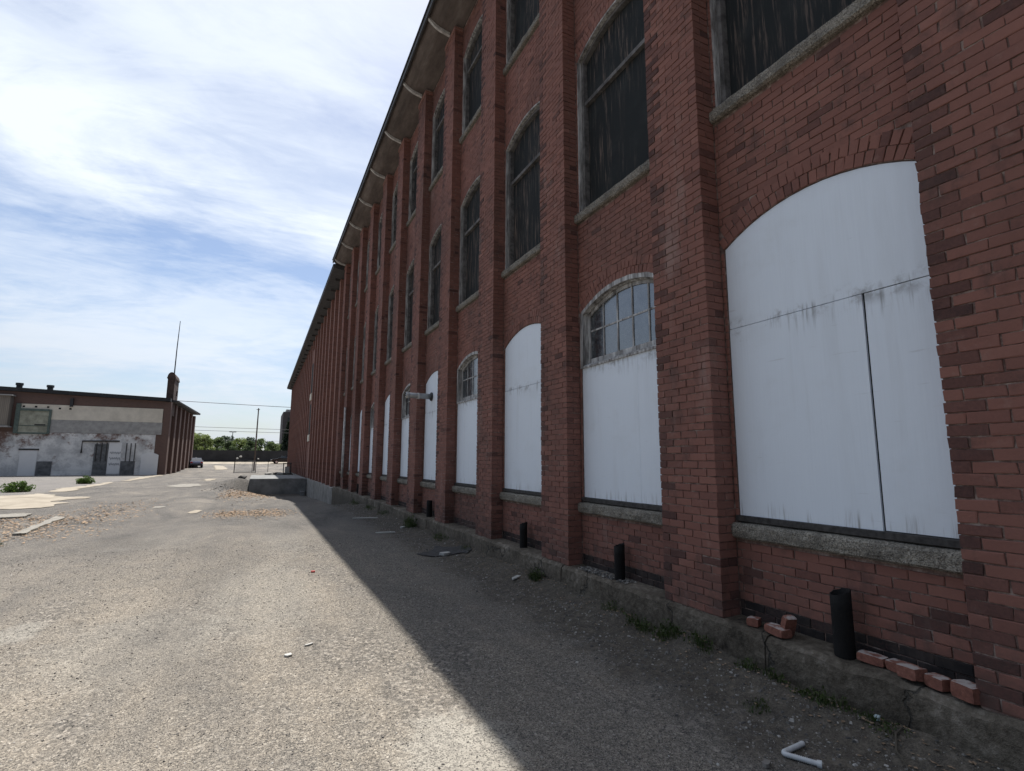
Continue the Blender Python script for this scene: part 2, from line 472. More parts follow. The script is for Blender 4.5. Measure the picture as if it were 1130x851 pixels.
plain('grey_panel', (0.36, 0.355, 0.345), 0.8, var=0.2, scale=2.0)
plain('green_shutter', (0.33, 0.335, 0.27), 0.8, var=0.35, scale=1.5)
plain('green_frame', (0.115, 0.15, 0.135), 0.7)
plain('dark_door', (0.14, 0.145, 0.15), 0.7, var=0.4, scale=3)
plain('paint_scrawl', (0.05, 0.06, 0.09), 0.7)
plain('white_plastic', (0.62, 0.635, 0.64), 0.4, var=0.12, scale=20)
plain('white_chip', (0.44, 0.435, 0.41), 0.8, var=0.15, scale=40)
plain('blue_chip', (0.50, 0.60, 0.62), 0.6)
plain('red_chip', (0.42, 0.06, 0.05), 0.6)
plain('rubber', (0.052, 0.050, 0.050), 0.85, var=0.6, scale=14, bump=0.5)
plain('dry_leaf', (0.29, 0.205, 0.135), 0.85, var=0.4, scale=8)
plain('twig', (0.085, 0.072, 0.055), 0.9)
plain('pole_wood', (0.13, 0.105, 0.085), 0.9, scale=3)
plain('wire', (0.04, 0.04, 0.042), 0.7)
plain('fence_dark', (0.040, 0.042, 0.046), 0.9, var=0.3, scale=0.6)
plain('car_paint', (0.13, 0.145, 0.21), 0.25, metal=0.5, var=0.02, spec=0.6)
plain('car_black', (0.012, 0.013, 0.016), 0.22, metal=0.2, var=0.02, spec=0.6)
plain('car_glass', (0.02, 0.024, 0.028), 0.08, var=0.02, spec=0.8)
plain('tyre', (0.018, 0.018, 0.018), 0.9)
plain('tail_light', (0.35, 0.02, 0.02), 0.3)
plain('chrome', (0.6, 0.6, 0.62), 0.25, metal=0.9)
plain('tower_wall', (0.095, 0.085, 0.085), 0.9, var=0.2, scale=0.5)
plain('rubble', (0.26, 0.25, 0.23), 0.9, var=0.4, scale=3)
leafmat('leaf_light', (0.14, 0.19, 0.06), (0.26, 0.31, 0.11), trans=0.4)
leafmat('leaf_mid', (0.10, 0.15, 0.06), (0.19, 0.24, 0.10), trans=0.4)
leafmat('leaf_dark', (0.065, 0.10, 0.045), (0.125, 0.165, 0.075), trans=0.35)
leafmat('leaf_far', (0.07, 0.10, 0.075), (0.12, 0.15, 0.11), trans=0.35)
leafmat('conifer', (0.016, 0.030, 0.018), (0.036, 0.055, 0.03))
leafmat('grass_blade', (0.032, 0.055, 0.014), (0.085, 0.11, 0.035))
leafmat('shrub_leaf', (0.055, 0.11, 0.02), (0.13, 0.20, 0.045))


# ------------------------------------------------------------------ mesh helpers
class MB:
    def __init__(s):
        s.v = []
        s.f = []

    def add(s, verts, faces):
        o = len(s.v)
        s.v += [tuple(v) for v in verts]
        s.f += [tuple(i + o for i in f) for f in faces]

    def quad(s, a, b, c, d):
        s.add([a, b, c, d], [(0, 1, 2, 3)])

    def box(s, x0, x1, y0, y1, z0, z1, M=None, bevel=0.0):
        if bevel > 0:
            bm = bmesh.new()
            bmesh.ops.create_cube(bm, size=1.0)
            for v in bm.verts:
                v.co = Vector(((x0 + x1) / 2 + v.co.x * (x1 - x0), (y0 + y1) / 2 + v.co.y * (y1 - y0), (z0 + z1) / 2 + v.co.z * (z1 - z0)))
            bmesh.ops.bevel(bm, geom=bm.edges[:], offset=bevel, segments=1, affect='EDGES')
            s.bm(bm, M)
            return
        vs = [Vector(p) for p in ((x0, y0, z0), (x1, y0, z0), (x1, y1, z0), (x0, y1, z0), (x0, y0, z1), (x1, y0, z1), (x1, y1, z1), (x0, y1, z1))]
        if M is not None:
            vs = [M @ v for v in vs]
        s.add(vs, [(0, 3, 2, 1), (4, 5, 6, 7), (0, 1, 5, 4), (1, 2, 6, 5), (2, 3, 7, 6), (3, 0, 4, 7)])

    def bm(s, bm, M=None):
        bm.verts.ensure_lookup_table()
        bm.verts.index_update()
        s.add([(M @ v.co if M is not None else v.co.copy()) for v in bm.verts], [[v.index for v in f.verts] for f in bm.faces])
        bm.free()

    def tube(s, pts, rad, n=8, cap=True):
        pts = [Vector(p) for p in pts]
        rads = rad if isinstance(rad, (list, tuple)) else [rad] * len(pts)
        rings = []
        for i, p in enumerate(pts):
            d = (pts[min(i + 1, len(pts) - 1)] - pts[max(i - 1, 0)]).normalized()
            a = Vector((0, 0, 1)) if abs(d.z) < 0.9 else Vector((1, 0, 0))
            u = d.cross(a).normalized()
            w = d.cross(u).normalized()
            rings.append([p + (u * math.cos(2 * math.pi * k / n) + w * math.sin(2 * math.pi * k / n)) * rads[i] for k in range(n)])
        vs = [v for r in rings for v in r]
        fs = []
        for i in range(len(rings) - 1):
            for k in range(n):
                fs.append((i * n + k, i * n + (k + 1) % n, (i + 1) * n + (k + 1) % n, (i + 1) * n + k))
        if cap:
            fs.append(tuple(range(n))[::-1])
            fs.append(tuple((len(rings) - 1) * n + k for k in range(n)))
        s.add(vs, fs)

    def prism(s, outline, x0, x1):            # outline in (y, z), extruded along x
        n = len(outline)
        vs = [(x0, y, z) for y, z in outline] + [(x1, y, z) for y, z in outline]
        fs = [tuple(range(n)), tuple(range(2 * n - 1, n - 1, -1))]
        for i in range(n):
            j = (i + 1) % n
            fs.append((i, i + n, j + n, j))
        s.add(vs, fs)

    def band(s, outer, inner, x0, x1):        # closed ring between two outlines, extruded along x
        n = len(outer)
        vs = [(x0, y, z) for y, z in outer] + [(x0, y, z) for y, z in inner] + [(x1, y, z) for y, z in outer] + [(x1, y, z) for y, z in inner]
        fs = []
        for i in range(n):
            j = (i + 1) % n
            fs += [(i, j, n + j, n + i), (2 * n + i, 3 * n + i, 3 * n + j, 2 * n + j), (i, 2 * n + i, 2 * n + j, j), (n + i, n + j, 3 * n + j, 3 * n + i)]
        s.add(vs, fs)

    def mesh(s, name, mat, smooth=False):
        me = bpy.data.meshes.new(name)
        me.from_pydata(s.v, [], s.f)
        me.update()
        bm = bmesh.new()
        bm.from_mesh(me)
        bmesh.ops.recalc_face_normals(bm, faces=bm.faces[:])
        bm.to_mesh(me)
        bm.free()
        nl = len(me.loops)
        if nl:
            uvl = me.uv_layers.new(name='UVMap')
            co = np.empty(len(me.vertices) * 3)
            me.vertices.foreach_get('co', co)
            co = co.reshape(-1, 3)
            li = np.empty(nl, dtype=np.int64)
            me.loops.foreach_get('vertex_index', li)
            nor = np.empty(len(me.polygons) * 3)
            me.polygons.foreach_get('normal', nor)
            nor = np.abs(nor.reshape(-1, 3))
            tot = np.empty(len(me.polygons), dtype=np.int64)
            me.polygons.foreach_get('loop_total', tot)
            ax = np.repeat(nor.argmax(1), tot)
            c = co[li]
            uv = np.where((ax == 0)[:, None], c[:, [1, 2]], np.where((ax == 1)[:, None], c[:, [0, 2]], c[:, [0, 1]]))
            uvl.data.foreach_set('uv', uv.astype(np.float32).ravel())
        me.materials.append(MATS[mat] if isinstance(mat, str) else mat)
        me.polygons.foreach_set('use_smooth', [bool(smooth)] * len(me.polygons))
        return me

    def build(s, name, mat, parent=None, loc=(0, 0, 0), smooth=False):
        return link(name, s.mesh(name, mat, smooth), parent, loc)


def link(name, me, parent=None, loc=(0, 0, 0)):
    o = bpy.data.objects.new(name, me)
    COL.objects.link(o)
    o.location = loc
    if parent is not None:
        o.parent = parent
    return o


def tag(o, label=None, cat=None, group=None, kind=None):
    for k, v in (('label', label), ('category', cat), ('group', group), ('kind', kind)):
        if v:
            o[k] = v
    return o


def empty(name, loc=(0, 0, 0), rz=0.0):
    o = bpy.data.objects.new(name, None)
    COL.objects.link(o)
    o.location = loc
    o.rotation_euler.z = rz
    return o


def copy_tree(o, parent=None, loc=None):
    c = o.copy()
    COL.objects.link(c)
    if parent is not None:
        c.parent = parent
    if loc is not None:
        c.location = loc
    for ch in list(o.children):
        copy_tree(ch, c)
    return c


def sst(a, b, v):
    t = min(1.0, max(0.0, (v - a) / (b - a)))
    return t * t * (3 - 2 * t)


# ------------------------------------------------------------------ terrain
def gz(x, y):
    z = 0.0
    # the drive-down in front of the loading dock
    along = sst(19.0, 33.0, y) * 0.72 + sst(32.0, 45.0, y) * 0.36
    edge0 = -0.2 - 1.9 * sst(26, 44, y)
    edge1 = 4.2 - 4.5 * sst(24, 40, y)
    acr = sst(edge0, max(edge1, edge0 + 0.9), x + 0.35 * mnoise.noise(Vector((x * 0.8, y * 0.5, 3.1))))
    end = 1.0 - sst(45.6, 47.4, y)
    z -= along * acr * end
    z += 0.38 * math.exp(-((x + 1.25) / 0.85) ** 2 - ((y - 46.2) / 2.6) ** 2)
    z += 0.5 * sst(79, 97, y) + 0.85 * sst(95, 120, y)
    # ruts and hollows
    if abs(x) < 25 and -5 < y < 75:
        z += 0.020 * mnoise.noise(Vector((x * 0.9, y * 0.35, 0.0))) + 0.010 * mnoise.noise(Vector((x * 2.6, y * 2.2, 5.0)))
    if x > 2.9 and y < 24:
        z += 0.125 * sst(3.1, 3.75, x) * (0.8 + 0.8 * mnoise.noise(Vector((x * 3, y * 1.7, 2.0))))
    return z


def make_ground():
    def axis(segs):
        out = []
        for a, b, st in segs:
            n = max(1, int(round((b - a) / st)))
            out += [a + (b - a) * i / n for i in range(n)]
        out.append(segs[-1][1])
        return out
    xs = axis([(-2500, -600, 950), (-600, -100, 125), (-100, -26, 12), (-26, -8, 1.0), (-8, -3, 0.3), (-3, 4.4, 0.11), (4.4, 20, 3), (20, 100, 20), (100, 600, 125), (600, 2500, 950)])
    ys = axis([(-600, -100, 125), (-100, -10, 15), (-10, 0, 1.0), (0, 9, 0.11), (9, 22, 0.3), (22, 50, 0.4), (50, 130, 2), (130, 600, 60), (600, 3500, 725)])
    nx, ny = len(xs), len(ys)
    V = [(x, y, gz(x, y)) for y in ys for x in xs]
    F = [(j * nx + i, j * nx + i + 1, (j + 1) * nx + i + 1, (j + 1) * nx + i) for j in range(ny - 1) for i in range(nx - 1)]
    me = bpy.data.meshes.new('ground')
    me.from_pydata(V, [], F)
    me.polygons.foreach_set('use_smooth', [True] * len(me.polygons))
    me.materials.append(MATS['ground'])
    o = link('ground', me)
    tag(o, kind='structure')
    return o


make_ground()


def draped(name, pts, mat, lift=0.006, rough=0.06, sub=0.25, kind='structure', label=None, cat=None):
    """an irregular flat patch that follows the terrain"""
    pts = [Vector((a, b, 0)) for a, b in pts]
    ring = []
    n = len(pts)
    for i in range(n):
        a, b = pts[i], pts[(i + 1) % n]
        m = max(1, int((b - a).length / sub))
        for k in range(m):
            p = a.lerp(b, k / m)
            j = rough * (1 + 0.6 * k)
            ring.append(p + Vector((random.uniform(-rough, rough), random.uniform(-rough, rough) * 1.5, 0)))
    bm = bmesh.new()
    vs = [bm.verts.new((p.x, p.y, 0)) for p in ring]
    bm.faces.new(vs)
    bmesh.ops.triangulate(bm, faces=bm.faces[:])
    for _ in range(2):
        long = [e for e in bm.edges if e.calc_length() > 0.5]
        if long:
            bmesh.ops.subdivide_edges(bm, edges=long, cuts=1)
            bmesh.ops.triangulate(bm, faces=bm.faces[:])
    for v in bm.verts:
        v.co.z = gz(v.co.x, v.co.y) + lift
    me = bpy.data.meshes.new(name)
    bm.normal_update()
    for f in bm.faces:
        if f.normal.z < 0:
            f.normal_flip()
    bm.to_mesh(me)
    bm.free()
    me.materials.append(MATS[mat])
    o = link(name, me)
    tag(o, label, cat, None, kind)
    return o


draped('concrete_apron', [(-12.5, 24.2), (-8.06, 24.5), (-7.54, 24.16), (-6.74, 24.24), (-6.74, 25.71), (-6.68, 26.67), (-7.4, 27.47), (-7.41, 28.84), (-6.6, 29.33), (-6.78, 30.29), (-8.22, 31.36), (-9.22, 33.81), (-9.68, 34.56), (-9.87, 33.03), (-12.8, 32.6)], 'slab', 0.02, 0.13)
draped('concrete_apron', [(-9.77, 35.77), (-10.5, 41.04), (-9.9, 43.42), (-10.09, 50.25), (-9.44, 48.24), (-9.34, 42.31), (-8.99, 37.41), (-9.11, 35.5)], 'slab', 0.02, 0.22)
draped('concrete_apron', [(-9.62, 52.08), (-10.3, 60.2), (-10.1, 66.76), (-9.7, 71.5), (-9.18, 67.62), (-9.16, 58.38), (-9.15, 51.51)], 'slab', 0.02, 0.25)
draped('cement_patch', [(-2.95, 23.1), (-3.0, 23.42), (-3.12, 23.59), (-3.25, 23.53), (-3.34, 23.27), (-3.34, 22.93), (-3.25, 22.67), (-3.12, 22.61), (-3.0, 22.78)], 'cement', 0.012, 0.07)
draped('cement_patch', [(-1.6, 20.7), (-1.64, 21.15), (-1.74, 21.39), (-1.85, 21.31), (-1.93, 20.94), (-1.93, 20.46), (-1.86, 20.09), (-1.74, 20.01), (-1.64, 20.25)], 'slab', 0.012, 0.07)
draped('cement_patch', [(-3.1, 53.2), (-3.22, 54.87), (-3.51, 55.76), (-3.85, 55.45), (-4.07, 54.09), (-4.07, 52.31), (-3.85, 50.95), (-3.51, 50.64), (-3.22, 51.53)], 'slab', 0.02, 0.15)
draped('cement_patch', [(-3.3, 41.6), (-3.51, 43.27), (-4.04, 44.16), (-4.65, 43.85), (-5.05, 42.49), (-5.05, 40.71), (-4.65, 39.35), (-4.04, 39.04), (-3.51, 39.93)], 'cement', 0.02, 0.2)
draped('cement_patch', [(-6.68, 104), (-5.18, 103.06), (-3.76, 89.28), (-5.32, 87.72)], 'slab', 0.03, 0.2)
draped('concrete_road', [(-12, 108), (6, 108), (6, 117.4), (-12, 117.4)], 'slab', 0.03, 0.2)


# ------------------------------------------------------------------ real bricks
class Bricks:
    def __init__(s):
        s.c, s.u, s.v, s.n, s.d, s.t = [], [], [], [], [], []

    def add(s, c, u, v, n, lu, lv, ln, tint):
        s.c.append(c)
        s.u.append(u)
        s.v.append(v)
        s.n.append(n)
        s.d.append((lu, lv, ln))
        s.t.append(tint)

    def arrays(s):
        c = np.array(s.c, float)
        N = len(c)
        u, v, n, d = (np.array(a, float) for a in (s.u, s.v, s.n, s.d))
        b = 0.003
        tpl = []
        for sx, sy in ((-1, -1), (1, -1), (1, 1), (-1, 1)):
            tpl.append((sx, sy, 0))
        V = np.empty((N, 12, 3))
        out = RNG.normal(0, 0.0016, (N, 1))
        wide = RNG.normal(0, 0.0012, (N, 2))
        for i, (sx, sy, _) in enumerate(tpl):
            hu = d[:, 0:1] / 2 + wide[:, 0:1]
            hv = d[:, 1:2] / 2 + wide[:, 1:2]
            j = lambda a: RNG.normal(0, a, (N, 1))
            V[:, i] = c + u * sx * hu + v * sy * hv - n * d[:, 2:3]
            V[:, 4 + i] = c + u * (sx * hu + j(0.0026)) + v * (sy * hv + j(0.0024)) + n * (out - b)
            V[:, 8 + i] = c + u * (sx * (hu - b) + j(0.002)) + v * (sy * (hv - b) + j(0.002)) + n * (out + j(0.0012))
        q = []
        for i in range(4):
            k = (i + 1) % 4
            q.append((i, k, 4 + k, 4 + i))
            q.append((4 + i, 4 + k, 8 + k, 8 + i))
        q.append((8, 9, 10, 11))
        q = np.array(q)
        # outward winding
        F = (q[None] + (np.arange(N) * 12)[:, None, None]).reshape(-1, 4)
        flip = (np.einsum('ij,ij->i', np.cross(u, v), n) < 0)
        fl = np.repeat(flip, 9)
        F[fl] = F[fl][:, ::-1]
        tint = np.repeat(np.array(s.t, np.float32), 12)
        return V.reshape(-1, 3), F, tint


def brick_mesh(name, bricks, mb=None):
    """one mesh: the bricks, and the mortar body behind them as a second material"""
    V, F, T = bricks.arrays()
    nb = len(F)
    extraV, extraF = (mb.v, mb.f) if mb else ([], [])
    nv = len(V)
    allV = np.vstack([V, np.array(extraV, float).reshape(-1, 3)])
    loops = [F.ravel()]
    tots = [np.full(nb, 4)]
    for f in extraF:
        loops.append(np.array(f) + nv)
        tots.append(np.array([len(f)]))
    loops = np.concatenate(loops).astype(np.int32)
    tots = np.concatenate(tots).astype(np.int32)
    me = bpy.data.meshes.new(name)
    me.vertices.add(len(allV))
    me.vertices.foreach_set('co', allV.astype(np.float32).ravel())
    me.loops.add(len(loops))
    me.loops.foreach_set('vertex_index', loops)
    me.polygons.add(len(tots))
    me.polygons.foreach_set('loop_start', np.concatenate([[0], np.cumsum(tots)[:-1]]).astype(np.int32))
    me.polygons.foreach_set('loop_total', tots)
    me.polygons.foreach_set('material_index', np.concatenate([np.zeros(nb), np.ones(len(extraF))]).astype(np.int32))
    me.update(calc_edges=True)
    me.validate()
    me.polygons.foreach_set('use_smooth', [False] * len(me.polygons))
    at = me.attributes.new('tint', 'FLOAT', 'POINT')
    at.data.foreach_set('value', np.concatenate([T, np.full(len(allV) - nv, 0.5, np.float32)]))
    me.materials.append(MATS['brick'])
    me.materials.append(MATS['mortar'])
    return me


CH = 0.0725                       # course height
LEDGE, WALLTOP = 0.35, 12.66
NC = int((WALLTOP - LEDGE) / CH)
BU, BHH = 0.200, CH - 0.0085
rnd = random.random


def tint(dark=0.012, lo=0.13):
    r = rnd()
    if r < dark:
        return random.uniform(lo, 0.26)
    return min(1, max(0.22, random.gauss(0.50, 0.105)))


def pilaster_mesh(y0):
    B = Bricks()
    nx = (-1, 0, 0)
    uy, uz, ux = (0, 1, 0), (0, 0, 1), (1, 0, 0)
    z0s = LEDGE
    for i in range(NC):
        z = LEDGE + (i + 0.5) * CH
        odd = i % 2
        ws = [0.105, 0.21, 0.21, 0.21] if odd else [0.21, 0.21, 0.21, 0.105]
        y = y0
        low = 0.14 if z < 0.9 else 0.0
        for j, w in enumerate(ws):
            first, last = j == 0, j == 3
            deep = 0.215 if ((first and odd) or (last and not odd)) else 0.1
            ym = y + w / 2
            lu = w - 0.0095
            if first:
                ym, lu = y + (w - 0.005) / 2, w - 0.005
            if last:
                ym, lu = y + w - (w - 0.005) / 2, w - 0.005
            edge = 0.0 if last else (0.04 if first else 0.008)
            tn = tint(edge + low, 0.13)
            if last and rnd() < 0.85:
                tn = random.uniform(0.10, 0.40)
            B.add((D, ym, z), uy, uz, nx, lu, BHH, deep, tn)
            del tn
            # the brick behind a short corner, seen on the return
            if first and not odd:
                B.add((D + 0.163, y0 + 0.001, z), ux, uz, (0, -1, 0), 0.108, BHH, 0.1, tint(0.05 + low))
            if last and odd:
                B.add((D + 0.163, y0 + PW - 0.001, z), ux, uz, (0, 1, 0), 0.108, BHH, 0.1, tint(0.05 + low))
            y += w
    m = MB()
    m.box(D + 0.009, D + 0.26, y0 + 0.009, y0 + PW - 0.009, LEDGE - 0.02, WALLTOP)
    return brick_mesh('pilaster', B, m)


FLOORS = [(1.03, 3.79), (5.16, 7.77), (9.44, 11.77)]      # sill underside, springing of the arch
RISE = 0.235
JAMB = 0.04
HALF = (OPEN - 2 * JAMB) / 2
RAD = (HALF * HALF + RISE * RISE) / (2 * RISE)


def arch_z(dy, spring, off=0.0):
    r = RAD + off
    return spring + RISE - RAD + math.sqrt(max(0.0, r * r - dy * dy))


def bay_into(B, m, y0, k):
    """bay wall bricks between two pilasters, with three arched openings"""
    uy, uz, nx = (0, 1, 0), (0, 0, 1), (-1, 0, 0)
    yc = y0 + OPEN / 2
    RING = 0.225
    for i in range(NC):
        z = LEDGE + (i + 0.5) * CH
        za, zb = z - CH / 2, z + CH / 2
        off = -0.105 if i % 2 else 0.0
        mode = None
        sp = None
        for sb, s in FLOORS:
            if zb > sb - 0.01 and za < sb + 0.14:
                mode = 'sill'
            elif za >= sb + 0.13 and zb <= s + 0.02:
                mode = 'open'
            elif zb > s and za < s + RISE + RING + 0.02:
                mode, sp = 'arch', s
            if mode:
                break
        y = y0 + off
        while y < y0 + OPEN - 0.004:
            a, b = max(y, y0 + 0.003), min(y + 0.21 - 0.0095, y0 + OPEN - 0.003)
            y += 0.21
            if b - a < 0.02:
                continue
            cy = (a + b) / 2
            low = -1 if z < LEDGE + 0.14 else (0.05 if z < 0.95 else 0.012)
            if mode == 'sill':
                continue
            if mode == 'open':
                if a < y0 + JAMB:
                    b = min(b, y0 + JAMB - 0.003)
                elif b > y0 + OPEN - JAMB:
                    a = max(a, y0 + OPEN - JAMB + 0.003)
                else:
                    continue
                cy = (a + b) / 2
            if mode == 'arch':
                dy = abs(cy - yc)
                if z < arch_z(dy, sp, RING) - 0.03:
                    # only keep slivers by the pilasters
                    continue
            B.add((XB, cy, z), uy, uz, nx, b - a, BHH, 0.09, tint(low) if low >= 0 else random.uniform(-0.12, 0.06))
    # arch rings: rowlock bricks on edge
    for sb, s in FLOORS:
        zc = s + RISE - RAD
        th = math.asin(HALF / RAD)
        for ring in range(2):
            ri = RAD + 0.004 + ring * 0.11
            n = int(2 * th * ri / 0.073)
            for q in range(n):
                a = -th + 2 * th * (q + 0.5) / n
                u = (0, math.cos(a), -math.sin(a))
                v = (0, math.sin(a), math.cos(a))
                rr = ri + 0.052
                c = (XB - 0.003, yc + v[1] * rr, zc + v[2] * rr)
                if abs(c[1] - yc) > OPEN / 2 - 0.03:
                    continue
                B.add(c, u, v, nx, 2 * th * ri / n - 0.006, 0.104, 0.09, tint(0.0))
    # mortar body with the openings left out
    xf, xr = XB + 0.009, XB + 0.26
    a, b = y0 - 0.01, y0 + OPEN + 0.01
    oa, ob = y0 + JAMB, y0 + OPEN - JAMB
    NS = 14
    zlow = LEDGE - 0.02
    for fi, (sb, s) in enumerate(FLOORS):
        m.box(xf, xr, a, b, zlow, sb + 0.02)
        m.box(xf, xr, a, oa, sb + 0.02, s)
        m.box(xf, xr, ob, b, sb + 0.02, s)
        top = FLOORS[fi + 1][0] - 0.4 if fi < 2 else 12.3
        cols = [a] + [oa + (ob - oa) * q / NS for q in range(NS + 1)] + [b]
        for q in range(len(cols) - 1):
            c0, c1 = cols[q], cols[q + 1]
            z0 = s if q == 0 else arch_z(min(HALF, abs(c0 - yc)), s)
            z1 = s if q == len(cols) - 2 else arch_z(min(HALF, abs(c1 - yc)), s)
            if q == 0 or q == len(cols) - 2:
                z0 = z1 = s
            m.add([(xf, c0, z0), (xf, c1, z1), (xf, c1, top), (xf, c0, top)], [(0, 1, 2, 3)])
            m.add([(xf, c0, z0), (xf, c1, z1), (xr, c1, z1), (xr, c0, z0)], [(3, 2, 1, 0)])
        zlow = top
    m.box(xf, xr, a, b, zlow, WALLTOP)


# ------------------------------------------------------------------ the mill
mill = empty('brick_mill', (D, 12.0, 0))
tag(mill, 'long three storey red brick mill with pilasters and arched windows along the right side', 'building')
INV = Matrix.Translation(-Vector(mill.location))


def child(name, me, parent=mill, loc=None):
    """link a mesh made in world coordinates under a thing whose origin is elsewhere"""
    o = link(name, me, parent)
    o.matrix_parent_inverse = Matrix.Translation(-Vector(parent.location)) if parent.parent is None else Matrix.Identity(4)
    if loc is not None:
        o.location = loc
    return o


KS = list(range(0, 12))           # bay k lies between pilaster k and pilaster k + 1


def yk(k):
    return Y2 + (k - 2) * BAY


for k in range(0, 13):
    child('pilaster', pilaster_mesh(yk(k)))
BB, MM = Bricks(), MB()
for k in KS:
    bay_into(BB, MM, yk(k) + PW, k)
child('wall', brick_mesh('wall', BB, MM))

# plain stretch of the same wall behind the camera, end walls, back wall
m = MB()
m.box(XB + 0.05, XB + 0.3, -14.0, yk(0) + 0.02, 0.0, WALLTOP)
m.box(XB + 0.06, 24.0, -14.25, -14.0, 0.0, WALLTOP)
m.box(XB + 0.3, 24.0, yk(12) + 0.45, yk(12) + 0.7, 0.0, WALLTOP + 0.2)
m.box(23.7, 24.0, -14.0, yk(12) + 0.45, 0.0, WALLTOP)
child('end_wall', m.mesh('end_wall', 'brick_wall'))

# foundation ledge
XL = 3.735
m = MB()
yy = -14.0
seg = []
while yy < yk(12) + PW:
    L = random.uniform(1.6, 3.4)
    seg.append((yy, min(yy + L, yk(12) + PW)))
    yy += L
for a, b in seg:
    dx, dz = random.uniform(-0.012, 0.012), random.uniform(-0.012, 0.012)
    n = max(2, int((b - a) / 0.12))
    xr = XB + 0.05
    pts = []
    for i in range(n + 1):
        y = a + (b - a) * i / n + (0.003 if i == 0 else (-0.003 if i == n else 0))
        w = 0.02 * mnoise.noise(Vector((0, y * 3.1, 1.0)))
        w2 = 0.03 * mnoise.noise(Vector((4, y * 4.3, 1.0)))
        pts.append([(XL + dx + w - 0.02, y, -0.9), (XL + dx + w - 0.01, y, 0.02), (XL + dx + w, y, 0.18), (XL + dx + w + 0.006, y, LEDGE - 0.035 + dz + w2),
                    (XL + dx + w + 0.035 + abs(w2), y, LEDGE + dz + w2 * 0.5), (xr, y, LEDGE + 0.012)])
    vs = [p for r in pts for p in r]
    fs = []
    for i in range(n):
        for q in range(5):
            fs.append((i * 6 + q, i * 6 + q + 1, (i + 1) * 6 + q + 1, (i + 1) * 6 + q))
    fs.append((0, 1, 2, 3, 4, 5))
    fs.append(tuple(n * 6 + q for q in range(6)))
    m.add(vs, fs)
child('foundation', m.mesh('foundation', 'concrete'))

# eaves: curved soffit, fascia, felt roof
XE, ZE = 3.16, 12.95
COVE = [(XB + 0.0, 12.60), (D - 0.02, 12.645), (D - 0.14, 12.67), (D - 0.28, 12.70), (D - 0.40, 12.75), (D - 0.50, 12.82), (XE + 0.05, 12.90), (XE + 0.03, 12.93)]
YA, YB = -14.0, yk(12) + PW + 0.25
m = MB()
for i in range(len(COVE) - 1):
    (x0, z0), (x1, z1) = COVE[i], COVE[i + 1]
    m.add([(x0, YA, z0 + 0.06), (x1, YA, z1 + 0.06), (x1, YB, z1 + 0.06), (x0, YB, z0 + 0.06)], [(0, 1, 2, 3)])
m.add([(x, YB, z + 0.06) for x, z in COVE] + [(XB, YB, 13.0)], [tuple(range(9))])
child('soffit', m.mesh('soffit', 'soffit'))
m = MB()
m.box(XE - 0.02, XE + 0.03, YA, YB, 12.88, 13.05)
child('fascia', m.mesh('fascia', 'fascia'))
m = MB()
m.add([(XE - 0.05, YA, 13.05), (XE - 0.05, YB, 13.05), (14, YB, 14.4), (14, YA, 14.4), (24.5, YB, 13.4), (24.5, YA, 13.4),
       (XE - 0.05, YA, 13.09), (XE - 0.05, YB, 13.09), (14, YB, 14.44), (14, YA, 14.44), (24.5, YB, 13.44), (24.5, YA, 13.44)],
      [(0, 1, 2, 3), (3, 2, 4, 5), (6, 9, 8, 7), (9, 11, 10, 8), (0, 6, 7, 1), (5, 4, 10, 11), (0, 3, 9, 6), (3, 5, 11, 9), (1, 7, 8, 2), (2, 8, 10, 4)])
m.add([(XB, YB - 0.3, 12.6), (24, YB - 0.3, 12.6), (24, YB - 0.3, 13.4), (14, YB - 0.3, 14.38), (XB, YB - 0.3, 13.1)], [(0, 1, 2, 3, 4)])
child('roof', m.mesh('roof', 'roof_felt'))
# curved lookout brackets at every pilaster
m = MB()
th = 0.035
low = [(x, z - 0.03) for x, z in COVE[1:]]
upp = [(x, z + 0.055) for x, z in COVE[1:]]
poly = low + upp[::-1]
n = len(poly)
m.add([(x - D, -th, z) for x, z in poly] + [(x - D, th, z) for x, z in poly],
      [tuple(range(n)), tuple(range(2 * n - 1, n - 1, -1))] + [(i, i + n, (i + 1) % n + n, (i + 1) % n) for i in range(n)])
brm = m.mesh('bracket', 'bracket_wood')
m = MB()
m.box(0 - 0.02, 0.21, -0.385, 0.385, 12.50, 12.60)
capm = m.mesh('pilaster_cap', 'brick_wall')
for k in range(0, 13):
    link('eave_bracket', brm, mill, (0, yk(k) + PW / 2 - 12.0, 0))
    link('pilaster_cap', capm, mill, (0, yk(k) + PW / 2 - 12.0, 0))


# ------------------------------------------------------------------ windows (local frame: x from D, y from the bay's near side, z from the ground)
def outline(inset, zbot, spring, n=16, off=0.0):
    a, b = JAMB + inset, OPEN - JAMB - inset
    yc = OPEN / 2
    pts = [(a, zbot), (b, zbot)]
    for i in range(n + 1):
        y = b + (a - b) * i / n
        pts.append((y, arch_z(min(HALF, abs(y - yc)), spring) - inset + off))
    return pts


def clip_outline(y0, y1, zbot, spring, ins=0.004):
    """the part of an arched panel between two upright cuts"""
    yc = OPEN / 2
    a, b = max(y0, JAMB + ins), min(y1, OPEN - JAMB - ins)
    pts = [(a, zbot), (b, zbot)]
    n = 12
    for i in range(n + 1):
        y = b + (a - b) * i / n
        pts.append((y, arch_z(min(HALF, abs(y - yc)), spring) - ins))
    return pts


